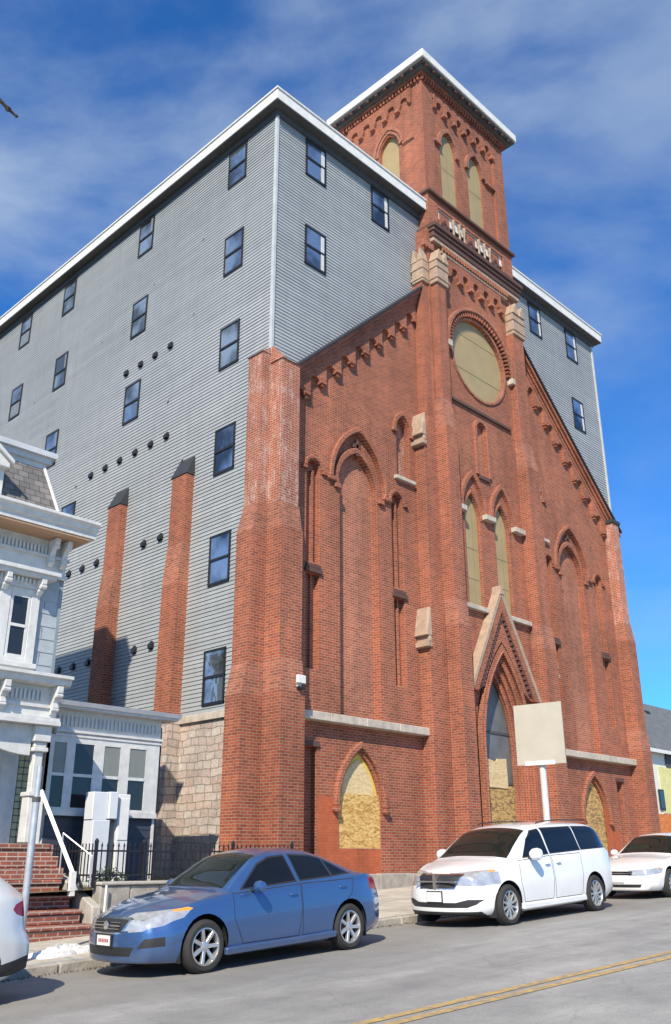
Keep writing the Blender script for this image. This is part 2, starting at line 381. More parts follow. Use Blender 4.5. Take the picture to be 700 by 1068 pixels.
sheet('ground', [-300, -60, 0, 14, 30, 60, 120, 400], [17.2, 22, 40, 90, 400], lambda x, y: -.1 + .041 * min(max(x, -60), 120) + .02, M['soil'])
sheet('opposite_sidewalk', xs, [-40, -4, -.7], lambda x, y: -.22 + .041 * x + .10, M['walk'])
k = MB()
for x0 in np.arange(-60, 120, 2.4):
    k.hexa([(x0, -.7, road_z(x0) - .3), (x0+2.39, -.7, road_z(x0+2.39) - .3), (x0+2.39, -.54, road_z(x0+2.39) - .3), (x0, -.54, road_z(x0) - .3)],
           [(x0, -.7, road_z(x0, 0) + .11), (x0+2.39, -.7, road_z(x0+2.39, 0) + .11), (x0+2.39, -.54, road_z(x0+2.39, 0) + .11), (x0, -.54, road_z(x0, 0) + .11)])
tag(k.build('opposite_kerb', M['granite']), kind='structure')
# double yellow line, worn
for dy in (0, .23):
    yc = lambda x: 6.28 - .045 * max(0, x - 4) * .9 + dy
    n = 60; vs = []; fs = []
    for i in range(n + 1):
        x = 0 + i * 1.0
        for s in (-.065, .065): vs.append((x, yc(x) + s, road_z(x, yc(x)) + .006))
    for i in range(n): fs.append((2*i, 2*i+2, 2*i+3, 2*i+1))
    tag(MB().add(vs, fs).build('road_marking', M['yellow']), kind='structure')
# lawn behind the retaining wall
sheet('yard', [3, 7, 9.3, 11, 14.78], [14.9, 16, 18, 22, 40], lambda x, y: 1.02 + .02 * (x - 9) + .02 * math.sin(x * 3 + y * 2), M['soil'])

# ------------------------------------------------------------------ world
w = bpy.data.worlds.new('World'); sc.world = w; w.use_nodes = True
nt = w.node_tree; nt.nodes.clear()
SUN = Vector((-.832, -.555, 0)) * math.cos(R_(39)) + Vector((0, 0, math.sin(R_(39))))
out = nt.nodes.new('ShaderNodeOutputWorld'); bg = nt.nodes.new('ShaderNodeBackground'); bg.inputs[1].default_value = .078
sky = nt.nodes.new('ShaderNodeTexSky'); sky.sky_type = 'NISHITA'; sky.sun_disc = False; sky.sun_elevation = R_(39)
sky.sun_rotation = math.atan2(SUN.x, SUN.y); sky.air_density = 1.0; sky.dust_density = .15; sky.ozone_density = 2.5; sky.altitude = 200
tc = nt.nodes.new('ShaderNodeTexCoord')
L = nt.links.new
def wmix(mode, f, a, b):
    x = nt.nodes.new('ShaderNodeMix'); x.data_type = 'RGBA'; x.blend_type = mode
    for i, v in ((0, f), (6, a), (7, b)):
        if hasattr(v, 'links'): L(v, x.inputs[i])
        elif i == 0: x.inputs[0].default_value = v
        else: x.inputs[i].default_value = tuple(v) + (1,)
    return x.outputs[2]
tint = wmix('MULTIPLY', 1.0, sky.outputs[0], (.40, 1.16, 2.0))
mp = nt.nodes.new('ShaderNodeMapping'); mp.inputs['Scale'].default_value = (1.1, 1.1, 2.6); mp.inputs['Rotation'].default_value = (.35, .2, .9); mp.inputs['Location'].default_value = (.35, .1, .2)
L(tc.outputs['Generated'], mp.inputs[0])
nz = nt.nodes.new('ShaderNodeTexNoise'); nz.inputs['Scale'].default_value = 1.9; nz.inputs['Detail'].default_value = 10; nz.inputs['Roughness'].default_value = .53; nz.inputs['Distortion'].default_value = .2
L(mp.outputs[0], nz.inputs[0])
rp = nt.nodes.new('ShaderNodeValToRGB'); rp.color_ramp.elements[0].position = .34; rp.color_ramp.elements[1].position = .64; rp.color_ramp.interpolation = 'EASE'
L(nz.outputs[0], rp.inputs[0])
# more cloud towards the left of the view (world direction of the left wall)
dp = nt.nodes.new('ShaderNodeVectorMath'); dp.operation = 'DOT_PRODUCT'; L(tc.outputs['Generated'], dp.inputs[0]); dp.inputs[1].default_value = (-.30, .55, .78)
mr = nt.nodes.new('ShaderNodeMapRange'); mr.inputs['From Min'].default_value = .25; mr.inputs['From Max'].default_value = .85; mr.inputs['To Min'].default_value = .35; mr.inputs['To Max'].default_value = 1.0; L(dp.outputs['Value'], mr.inputs[0])
mm = nt.nodes.new('ShaderNodeMath'); mm.operation = 'MULTIPLY'; L(rp.outputs[0], mm.inputs[0]); L(mr.outputs[0], mm.inputs[1])
m2 = nt.nodes.new('ShaderNodeMath'); m2.operation = 'MULTIPLY'; L(mm.outputs[0], m2.inputs[0]); m2.inputs[1].default_value = .86
fin = wmix('MIX', m2.outputs[0], tint, (5.2, 6.4, 7.9))
L(fin, bg.inputs[0]); L(bg.outputs[0], out.inputs[0])
sl = bpy.data.lights.new('sun', 'SUN'); sl.energy = 5.0; sl.angle = R_(.5); sl.color = (1, .90, .74)
so = bpy.data.objects.new('sun', sl); COL.objects.link(so); so.rotation_euler = SUN.to_track_quat('Z', 'Y').to_euler()
sc.view_settings.view_transform = 'Standard'; sc.view_settings.look = 'None'; sc.view_settings.exposure = 0.38; sc.view_settings.gamma = 1
# ================================================================== CHURCH
XL, XR, TC = 14.78, 34.48, 24.4
church = thing('church', 'large red brick church with square bell tower and a grey sided block over it', 'church', (24.4, 17, .9))
def P(name, mb, m, parent=None, **k):
    o = None
    for q in mb.pieces(): o = q.build(name, M[m] if isinstance(m, str) else m, parent or church, **k)
    return o
YW = 16.95           # face of the aisle front walls
def zgl(x): return 14.97 + .951 * (x - 15.66)
def zgr(x): return 14.90 + .944 * (33.82 - x)
PK = (14.90 + .944 * 33.82 - 14.97 + .951 * 15.66) / (.951 + .944)

# --- front wall with all its recesses as real holes
BA = [(18.32, .82), (30.48, .82)]                       # big blind arches
NI = [16.43, 20.05, 28.75, 32.45]                       # side niches
holes = []; backs = MB(); infill = MB()
for cx, hw in BA:
    holes.append([(cx - hw, 5.10)] + [(cx - hw, 11.99)] + arch(cx, 1.12, 12.0, 13.72, 10) + [(cx + hw, 11.99), (cx + hw, 5.10)])
for cx in NI:
    holes.append(arch(cx, .27, 11.95, 12.24, 6, bottom=9.15))
    holes.append([(cx - .25, 6.2), (cx + .25, 6.2), (cx + .25, 8.82), (cx - .25, 8.82)])
for cx in (20.44, 28.36):
    holes.append(arch(cx, .33, 14.5, 15.02, 8, bottom=12.85))
for cx in (18.22, 30.45):
    holes.append(arch(cx, .82, 2.75, 4.22, 10, bottom=1.80))
for cx in (16.38, 32.42):
    holes.append([(cx - .24, 1.2), (cx + .24, 1.2), (cx + .24, 4.22), (cx - .24, 4.22)])
# the big recess below the spring line
wl = MB(); XA, XB = XL + .04, XR - .04
wl.plate([(XA, 0), (XB, 0), (XB, zgr(XB)), (PK, zgl(PK)), (XA, zgl(XA))], YW, YW + .12, holes)
# second leaf: only the deeper openings pass through it
holes2 = []
for cx, hw in BA: holes2.append(arch(cx, hw, 11.9, 13.05, 10, bottom=5.10))
for h in holes[2:]: holes2.append(h)
wl.plate([(XA, 0), (XB, 0), (XB, zgr(XB)), (PK, zgl(PK)), (XA, zgl(XA))], YW + .122, YW + .30, holes2)
P('front_wall', wl, 'brick')
b = MB()
for cx, hw in BA: b.cut(); b.box(cx - .95, cx + .95, YW + .26, YW + .30, 5.0, 13.1)
P('blind_arch_infill', b, 'brick_infill')
b = MB()
for cx in (20.44, 28.36): b.cut(); b.box(cx - .40, cx + .40, YW + .24, YW + .299, 12.8, 15.1)
P('blocked_window', b, 'brick_old')
b = MB()
for cx in NI: b.cut(); b.box(cx - .4, cx + .4, YW + .20, YW + .298, 6.1, 12.3)
for cx in (16.38, 32.42): b.cut(); b.box(cx - .3, cx + .3, YW + .2, YW + .298, 1.0, 4.3)
P('niche_back', b, 'brick')
# inner slim colonnettes of the niches (light vertical edges)
b = MB()
for cx in NI:
    b.cut(); b.box(cx + .02, cx + .10, YW + .10, YW + .2, 9.15, 11.95); b.cut(); b.box(cx + .02, cx + .09, YW + .12, YW + .2, 6.2, 8.82)
P('niche_rib', b, 'brick')
# hood mouldings
b = MB()
for cx, hw in BA:
    b.cut(); hood(b, cx, 1.13, 11.95, 13.76, .15, YW - .09, YW + .02, 12)
    hood(b, cx, .83, 11.9, 13.06, .17, YW + .02, YW + .16, 12)
    for s in (-1, 1): b.box(cx + s*1.20 - .18, cx + s*1.20 + .18, YW - .12, YW + .05, 11.80, 11.95); b.box(cx + s*.95 - .12, cx + s*.95 + .12, YW - .10, YW + .14, 11.62, 11.775)
for cx in NI:
    b.cut(); hood(b, cx, .28, 11.95, 12.25, .11, YW - .07, YW + .02, 8)
    for s in (-1, 1): b.box(cx + s*.39 - .10, cx + s*.39 + .10, YW - .09, YW + .02, 11.85, 11.95)
for cx in (20.44, 28.36):
    b.cut(); hood(b, cx, .36, 14.5, 15.08, .15, YW - .08, YW + .02, 10)
    for s in (-1, 1): b.box(cx + s*.45 - .11, cx + s*.45 + .11, YW - .10, YW + .02, 14.38, 14.5)
for cx in (18.22, 30.45):
    b.cut(); hood(b, cx, .88, 2.80, 4.32, .15, YW - .12, YW + .02, 12)
    for s in (-1, 1): b.box(cx + s*.96 - .10, cx + s*.96 + .10, YW - .15, YW + .02, 2.66, 2.80)
P('hood_moulding', b, 'brick', bevel=.02)
b = MB()
for cx, hw in BA:
    b.cut(); b.box(cx - .05, cx + .05, YW + .03, YW + .12, 12.98, 13.52); b.box(cx - .17, cx + .17, YW + .03, YW + .119, 13.24, 13.36)
for cx in NI: b.cut(); b.box(cx - .32, cx + .32, YW - .07, YW + .03, 8.85, 8.97); b.box(cx - .28, cx + .28, YW - .05, YW + .03, 8.985, 9.08)
for cx in (16.38, 32.42): b.cut(); b.box(cx - .30, cx + .30, YW - .05, YW + .05, 4.23, 4.36)
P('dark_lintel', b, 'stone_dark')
# ledges, sills, base
for x0, x1 in ((15.5, 20.98), (27.7, 33.5)):
    b = MB(); n = 4
    for i in range(n):
        a = x0 + (x1 - x0) * i / n; c = x0 + (x1 - x0) * (i + 1) / n - .008
        b.box(a, c, YW - .28, YW + .05, 4.86, 5.08)
    P('stone_ledge', b, 'ledge', bevel=.015)
for cx in (20.44, 28.36):
    b = MB(); b.box(cx - .48, cx + .46, YW - .13, YW + .1, 12.73, 12.85); P('window_sill', b, 'ledge', bevel=.01)
b = MB()
for x in np.arange(14.9, 34.3, 1.3): b.box(x, x + 1.285, YW - .16, YW + .1, -.1, 1.18 + (.012 if int(x*7) % 2 else 0))
P('stone_base', b, 'granite', bevel=.02)
# strand board in the two low pointed windows
for i, cx in enumerate((18.22, 30.45)):
    b = MB(); b.box(cx - .88, cx + .88, YW + .05, YW + .075, 1.72, 3.14); P('window_board', b, 'osb' if i == 0 else 'osb_dirty')
    b = MB(); b.plate(arch(cx, .62, 3.1, 4.02, 8, bottom=2.9), YW + .08, YW + .10); P('window_board', b, 'ply' if i == 0 else 'osb_dirty')
    if i == 0:
        b = MB(); i_ = arch(cx, .60, 3.1, 3.98, 8); rg = [(p[0] + random.uniform(-.05, .05), p[1] + random.uniform(-.04, .04)) for p in i_]
        b.plate(rg + arch(cx, .86, 3.0, 4.24, 8)[::-1], YW + .10, YW + .14); P('foam_edge', b, 'foam')
    else:
        b = MB(); b.plate(arch(cx, .85, 2.8, 4.22, 8, bottom=1.75), YW + .12, YW + .14); P('window_board', b, 'osb')
# painted-over patches
b = MB(); b.plate([(17.02, .95), (19.02, .95), (19.0, 1.76), (17.42, 1.78), (17.38, 2.62), (17.18, 3.02), (16.66, 3.06), (16.66, .98)], YW - .004, YW + .01)
b.cut(); b.plate([(31.2, .95), (32.1, .95), (32.1, 2.4), (31.5, 2.7), (31.3, 3.3), (31.05, 3.2)], YW - .004, YW + .01)
P('paint_patch', b, 'red_paint')

# --- raking gable cornices with stepped arched corbel tables
def rake(f, x0, x1, sgn):
    def strip(t, bb, y0, y1, m, name):
        P(name, MB().plate([(x0, f(x0) + bb), (x1, f(x1) + bb), (x1, f(x1) + t), (x0, f(x0) + t)], y0, y1), m, bevel=.01)
    strip(.10, .0, YW - .42, YW + .25, 'slate_cap', 'gable_flashing')
    strip(-.002, -.17, YW - .34, YW + .02, 'brick', 'gable_cornice'); strip(-.172, -.34, YW - .24, YW + .018, 'brick', 'gable_cornice')
    strip(-.342, -.50, YW - .17, YW + .016, 'brick', 'gable_cornice')
rake(zgl, 15.2, 21.3, 1); rake(zgr, 27.5, 34.3, -1)
def corbels(f, xs0, n, sgn):
    sp = .648; pts = []; kn = MB()
    top = []; bot = []
    for i in range(n):
        xc = xs0 + sgn * sp * i                      # arch head centre
        g = f(xc); r = .19
        zs = g - .74 - r                              # spring
        xp = xc - sgn * sp / 2                        # pendant on the low side
        zb = zs - .58
        a, bb = xp - sgn * .10, xp + sgn * .10
        bot += [(a, zb), (bb, zb), (xc - sgn * r, zb + .12), (xc - sgn * r, zs)]
        for k in range(1, 7): t = math.pi * k / 7; bot.append((xc - sgn * r * math.cos(t), zs + r * math.sin(t)))
        bot += [(xc + sgn * r, zs)]
        if i == n - 1: bot += [(xc + sgn * r, zs - .02), (xc + sgn * sp/2, zs - .02)]
        kn.cut(); kn.box(xp - .11, xp + .11, YW - .18, YW + .01, zb + .02, zb + .09); kn.box(xp - .055, xp + .055, YW - .13, YW + .01, zb - .08, zb + .02)
    x_a, x_b = bot[0][0], bot[-1][0]
    poly = bot + [(x_b, f(x_b) - .42), (x_a, f(x_a) - .42)]
    P('corbel_table', MB().plate(poly, YW - .14, YW + .01), 'brick'); P('corbel_pendant', kn, 'brick')
corbels(zgl, 15.70, 9, 1); corbels(zgr, 33.60, 9, -1)

# --- corner buttresses (paired, stepped)
def stage(mb, x0, x1, y0, y1, z0, z1): mb.box(x0, x1, y0, y1, z0, z1)
def slope_front(mb, x0, x1, ya, yb, yback, za, zb):     # set-off: face moves from ya (low) to yb (high)
    mb.hexa([(x0, ya, za), (x1, ya, za), (x1, yback, za), (x0, yback, za)], [(x0, yb, zb), (x1, yb, zb), (x1, yback, zb), (x0, yback, zb)])
def slope_side(mb, xa, xb, xback, y0, y1, za, zb):
    mb.hexa([(xa, y0, za), (xback, y0, za), (xback, y1, za), (xa, y1, za)], [(xb, y0, zb), (xback, y0, zb), (xback, y1, zb), (xb, y1, zb)])
# left front buttress
a = MB(); a.box(14.78, 15.58, 16.32, YW + .1, 0, 5.4); a.box(14.78, 15.52, 16.40, YW + .1, 6.2, 9.7); P('corner_buttress', a, 'brick')
a = MB(); slope_front(a, 14.78, 15.55, 16.32, 16.40, YW + .1, 5.4, 6.2); a.cut(); slope_front(a, 14.782, 15.48, 16.40, 16.52, YW + .1, 9.7, 10.4); P('set_off', a, 'brick_mid')
a = MB(); a.box(14.78, 15.45, 16.52, YW + .1, 10.4, 14.72); P('corner_buttress', a, 'brick_old')
# left side buttress
a = MB(); a.box(14.10, 14.86, 17.0, 17.62, 0, 5.3); a.box(14.26, 14.86, 17.0, 17.62, 6.1, 9.6); P('corner_buttress', a, 'brick')
a = MB(); slope_side(a, 14.10, 14.26, 14.86, 17.0, 17.62, 5.3, 6.1); a.cut(); slope_side(a, 14.26, 14.46, 14.86, 17.0, 17.62, 9.6, 10.4); P('set_off', a, 'brick_mid')
a = MB(); a.box(14.46, 14.86, 17.0, 17.62, 10.4, 15.0); P('corner_buttress', a, 'brick_old')
a = MB(); a.hexa([(14.74, 16.48, 14.722), (15.49, 16.48, 14.722), (15.49, 17.02, 14.722), (14.74, 17.02, 14.722)], [(14.76, 16.9, 15.25), (15.45, 16.9, 15.02), (15.45, 17.02, 15.02), (14.76, 17.02, 15.25)])
a.cut(); a.hexa([(14.42, 16.98, 15.002), (14.779, 16.98, 15.002), (14.779, 17.66, 15.002), (14.42, 17.66, 15.002)], [(14.72, 16.99, 15.22), (14.779, 16.99, 15.25), (14.779, 17.64, 15.25), (14.72, 17.64, 15.22)])
P('buttress_cap', a, 'brick_old')
b = MB(); b.plate([(14.18, .9), (14.62, .95), (14.6, 1.62), (14.2, 1.5)], 16.994, 17.01); P('paint_patch', b, 'red_paint')
# right corner
a = MB(); a.box(33.42, 34.10, 16.36, YW + .1, 0, 5.4); a.box(33.44, 34.05, 16.42, YW + .1, 6.2, 9.7); P('corner_buttress', a, 'brick')
a = MB(); slope_front(a, 33.42, 34.08, 16.36, 16.42, YW + .1, 5.4, 6.2); a.cut(); slope_front(a, 33.45, 34.03, 16.42, 16.52, YW + .1, 9.7, 10.4); P('set_off', a, 'brick_mid')
a = MB(); a.box(33.48, 33.98, 16.52, YW + .1, 10.4, 14.72); a.cut(); a.box(34.45, 34.72, 17.0, 17.6, 11.0, 14.5); P('corner_buttress', a, 'brick_old')
a = MB(); a.box(34.45, 35.08, 17.0, 17.6, 0, 5.4); a.box(34.45, 34.98, 17.0, 17.6, 5.9, 10.2); P('corner_buttress', a, 'brick')
a = MB(); slope_side(a, 35.08, 34.98, 34.45, 17.0, 17.6, 5.4, 5.9); a.cut(); slope_side(a, 34.98, 34.72, 34.45, 17.0, 17.6, 10.2, 11.0); P('set_off', a, 'brick_old')
a = MB(); a.box(33.42, 34.06, 16.46, YW + .1, 14.722, 14.86); a.cut(); a.box(34.44, 34.78, 16.97, 17.62, 14.502, 14.62); P('buttress_cap', a, 'slate_cap')

# --- tower
TX0, TX1, TY = 21.65, 27.22, 16.50
h = []
h.append(circ(TC, 18.62, 1.60, 40))
for cx in (23.42, 25.12): h.append(arch(cx, .43, 12.2, 13.10, 8, bottom=9.15))
h.append(arch(24.22, .27, 15.72, 16.0, 6, bottom=13.92))
h.append(arch(TC, 1.42, 4.75, 8.05, 12, bottom=.5))
tw = MB(); tw.plate([(TX0, 0), (TX1, 0), (TX1, 23.1), (TX0, 23.1)], TY, TY + .16, h)
h2 = [arch(23.42, .36, 12.2, 12.98, 8, bottom=9.15), arch(25.12, .36, 12.2, 12.98, 8, bottom=9.15), arch(TC, 1.18, 4.75, 7.60, 12, bottom=.5)]
tw.plate([(TX0, 0), (TX1, 0), (TX1, 23.1), (TX0, 23.1)], TY + .162, TY + .34, h2)
tw.box(TX0, TX0 + .3, TY + .34, 20.85, 0, 23.1); tw.box(TX1 - .3, TX1, TY + .34, 20.85, 0, 23.1)
P('tower_wall', tw, 'brick')
# portal orders
b = MB()
for k, (ho, zo, hi, zi, y) in enumerate(((1.42, 8.05, 1.27, 7.80, TY - .18), (1.30, 7.85, 1.12, 7.52, TY - .04), (1.14, 7.55, .98, 7.28, TY + .09), (1.0, 7.32, .86, 7.06, TY + .21))):
    i_ = [(TC - hi, .5)] + arch(TC, hi, 4.75, zi, 12) + [(TC + hi, .5)]; o_ = [(TC - ho, .5)] + arch(TC, ho, 4.75, zo, 12) + [(TC + ho, .5)]
    b.plate(i_ + o_[::-1], y, y + .14)
    rr = .035
    pts = [(TC - hi, y, 1.0)] + [(p[0], y, p[1]) for p in arch(TC, hi, 4.75, zi, 14)] + [(TC + hi, y, 1.0)]
    b.tube(pts, rr, 6)
P('portal_arch', b, 'brick')
# door filling
b = MB(); b.plate(arch(TC, .90, 4.75, 7.05, 12, bottom=.5), TY + .38, TY + .41); P('portal_glazing', b, plain('grey dusty glazing', (.13, .135, .135), .35, 0, .3, 1.3))
b = MB(); b.box(TC - .88, TC + .88, TY + .35, TY + .38, 5.25, 5.33); b.cut(); b.box(TC - .88, TC + .88, TY + .35, TY + .38, 3.72, 3.80); P('glazing_bar', b, plain('dark bar', (.07, .07, .07), .6))
b = MB(); b.box(TC - .88, TC + .88, TY + .31, TY + .345, .6, 3.68); P('portal_board', b, 'osb_dirty')
b = MB(); b.plate([(TC - .70, 3.60), (TC + .48, 3.60), (TC + .46, 4.50), (TC - .05, 4.47), (TC - .12, 4.38), (TC - .68, 4.46)], TY + .28, TY + .305); P('portal_board', b, 'ply')
b = MB(); b.box(TC - .80, TC - .72, TY + .31, TY + .345, 3.69, 4.40); P('portal_jamb', b, 'dark')
# portal gable
gy0, gy1 = TY - .32, TY + .01; GX, GA, GB, GW = TC - .05, 9.92, 6.35, 1.98
b = MB(); gin = arch(GX, 1.46, 4.75, 8.12, 12)
b.plate([(GX - GW + .1, GB), (GX - 1.46, GB)] + [p for p in gin if p[1] > GB + .1] + [(GX + 1.46, GB), (GX + GW - .1, GB), (GX, GA - .2)], TY - .20, TY - .002)
P('portal_gable', b, 'brick')
sl_ = (GA - GB) / GW
for s in (-1, 1):
    o1 = [(GX, GA), (GX + s*GW, GB), (GX + s*(GW - .16), GB), (GX, GA - .16*sl_*1.02)]
    P('gable_coping', MB().plate(o1, gy0, gy1), 'block', bevel=.01)
    o2 = [(GX, GA - .34), (GX + s*(GW - .18), GB), (GX + s*(GW - .42), GB), (GX, GA - .34 - .25*sl_)]
    P('gable_moulding', MB().plate(o2, TY - .30, TY - .20), 'brick')
    d = MB()
    for i in range(16):
        t = (i + 1.2) / 18; px_ = GX + s * (GW - .50) * t; pz = GA - .34 - .30*sl_ - (GA - .34 - .30*sl_ - GB) * t
        d.box(px_ - .045, px_ + .045, TY - .29, TY - .20, pz - .05, pz + .06)
    P('gable_dentils', d, 'stone_dark')
P('gable_finial', MB().hexa([(GX-.12, gy0-.03, GA-.25), (GX+.12, gy0-.03, GA-.25), (GX+.12, gy1, GA-.25), (GX-.12, gy1, GA-.25)], [(GX-.07, gy0, GA+.06), (GX+.07, gy0, GA+.06), (GX+.07, gy1, GA+.06), (GX-.07, gy1, GA+.06)]), 'block', bevel=.02)
# twin windows
for cx in (23.42, 25.12):
    w_ = P('boarded_window', MB().plate(arch(cx, .42, 12.2, 13.04, 8, bottom=9.13), TY + .13, TY + .155), 'board')
    l = MB()
    for z in (10.1, 11.15): l.box(cx - .36, cx + .36, TY + .122, TY + .13, z, z + .02)
    l.box(cx + .12, cx + .135, TY + .123, TY + .13, 9.15, 12.6)
    P('board_joint', l, 'board_line', w_)
b = MB()
for cx in (23.42, 25.12):
    b.cut(); hood(b, cx, .60, 12.45, 13.72, .16, TY - .14, TY + .02, 12); hood(b, cx, .45, 12.2, 13.12, .10, TY - .04, TY + .1, 10)
P('hood_moulding', b, 'brick', bevel=.015)
b = MB()
for x0, x1 in ((22.5, 22.9), (23.98, 24.55), (25.72, 26.34)): b.cut(); b.box(x0, x1, TY - .20, TY + .02, 12.28, 12.46)
P('stone_impost', b, 'ledge', bevel=.01)
b = MB()
for x0, x1 in ((22.28, 23.9), (24.6, 26.34)): b.cut(); b.box(x0, x1, TY - .16, TY + .1, 8.98, 9.13)
P('window_sill', b, 'ledge', bevel=.01)
# slot niche
b = MB(); hood(b, 24.22, .29, 15.72, 16.02, .14, TY - .08, TY + .02, 8, drop=1.78); P('hood_moulding', b, 'brick', bevel=.01)
P('blocked_niche', MB().box(23.9, 24.55, TY + .13, TY + .16, 13.9, 16.05), 'brick_infill')
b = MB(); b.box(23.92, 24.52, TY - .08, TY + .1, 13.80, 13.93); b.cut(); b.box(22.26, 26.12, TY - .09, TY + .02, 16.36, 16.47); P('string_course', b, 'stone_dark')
# rose window
w_ = P('round_window', MB().plate(circ(TC, 18.62, 1.62, 48), TY + .12, TY + .15), 'board')
l = MB(); l.box(TC - 1.55, TC + 1.55, TY + .112, TY + .12, 18.0, 18.03); l.box(TC - 1.45, TC + 1.45, TY + .112, TY + .12, 19.45, 19.47)
P('board_joint', l, 'board_line', w_)
P('rose_ring', MB().plate(circ(TC, 18.62, 1.70, 48), TY - .05, TY + .02, [circ(TC, 18.62, 1.60, 48)]), 'brick_mid', bevel=.01)
def ringseg(r0, r1, a0, a1, y0, y1, n=36):
    o_ = circ(TC, 18.62, r1, n, a0, a1, True); i_ = circ(TC, 18.62, r0, n, a0, a1, True); return MB().plate(o_ + i_[::-1], y0, y1)
P('rose_hood', ringseg(1.92, 2.04, R_(-2), R_(182), TY - .20, TY + .02), 'brick_mid', bevel=.01)
d = MB()
for i in range(36):
    a0 = R_(i * 5 + 1); a1 = R_(i * 5 + 3.4)
    o_ = circ(TC, 18.62, 1.92, 2, a0, a1, True); i_ = circ(TC, 18.62, 1.72, 2, a0, a1, True); d.plate(o_ + i_[::-1], TY - .15, TY + .02)
P('rose_dentils', d, 'brick')
b = MB()
for s in (-1, 1): b.cut(); b.box(TC + s*1.96 - .12, TC + s*1.96 + .12, TY - .24, TY + .02, 18.36, 18.6)
P('stone_impost', b, 'ledge', bevel=.01)

# corbel arcade under the tower cornice: raised band with small arches
def arcade(mb, kn, xc0, n, sp, zh, ztop, r, y0, y1, axis='y', drop=.26):
    """raised band whose lower edge is a row of round arches"""
    bot = [(xc0 - sp/2 - .02, zh - r - drop)]
    for i in range(n):
        c = xc0 + i * sp
        bot += [(c - sp/2 + .10 if i else c - sp/2 + .06, zh - r - drop), (c - r, zh - r - drop*.35), (c - r, zh - r)]
        for k in range(1, 7): t = math.pi * k / 7; bot.append((c - r * math.cos(t), zh - r + r * math.sin(t)))
        bot += [(c + r, zh - r), (c + r, zh - r - drop*.35), (c + sp/2 - (.10 if i < n-1 else .06), zh - r - drop)]
        for c2 in ([c - sp/2] if i else []) + ([c + sp/2] if i == n-1 else []):
            kn.cut()
            a_ = (c2 - .10, c2 + .10); 
            if axis == 'y': kn.box(a_[0], a_[1], y0 - .06, y1, zh - r - drop - .09, zh - r - drop + .05)
            else: kn.box(y0 - .06, y1, a_[0], a_[1], zh - r - drop - .09, zh - r - drop + .05)
    bot.append((xc0 + (n - .5) * sp + .02, zh - r - drop))
    mb.plate(bot + [(bot[-1][0], ztop), (bot[0][0], ztop)], y0, y1, axis=axis)
b = MB(); kn = MB(); arcade(b, kn, 23.10, 5, .655, 21.95, 22.25, .17, TY - .12, TY + .01); P('corbel_arcade', b, 'brick'); P('corbel_pendant', kn, 'brick_mid')
# stone band, dentils and stacked cornice
b = MB(); b.box(22.3, 26.5, TY - .14, TY + .01, 22.253, 22.36); P('string_course', b, 'block')
d = MB()
for i in range(26): x = 22.36 + i * .163; d.box(x, x + .085, TY - .20, TY + .01, 22.37, 22.56)
P('dentil', d, 'brick')
b = MB(); b.box(21.84, 27.35, TY - .16, 17.4, 22.565, 22.72); P('string_course', b, 'block')
b = MB(); b.box(21.80, 27.40, TY - .20, 17.4, 22.723, 22.95); b.box(21.76, 27.43, TY - .26, 17.4, 22.953, 23.10); b.box(21.72, 27.46, TY - .33, 17.4, 23.103, 23.30)
P('tower_cornice', b, 'stone_dark', bevel=.02)

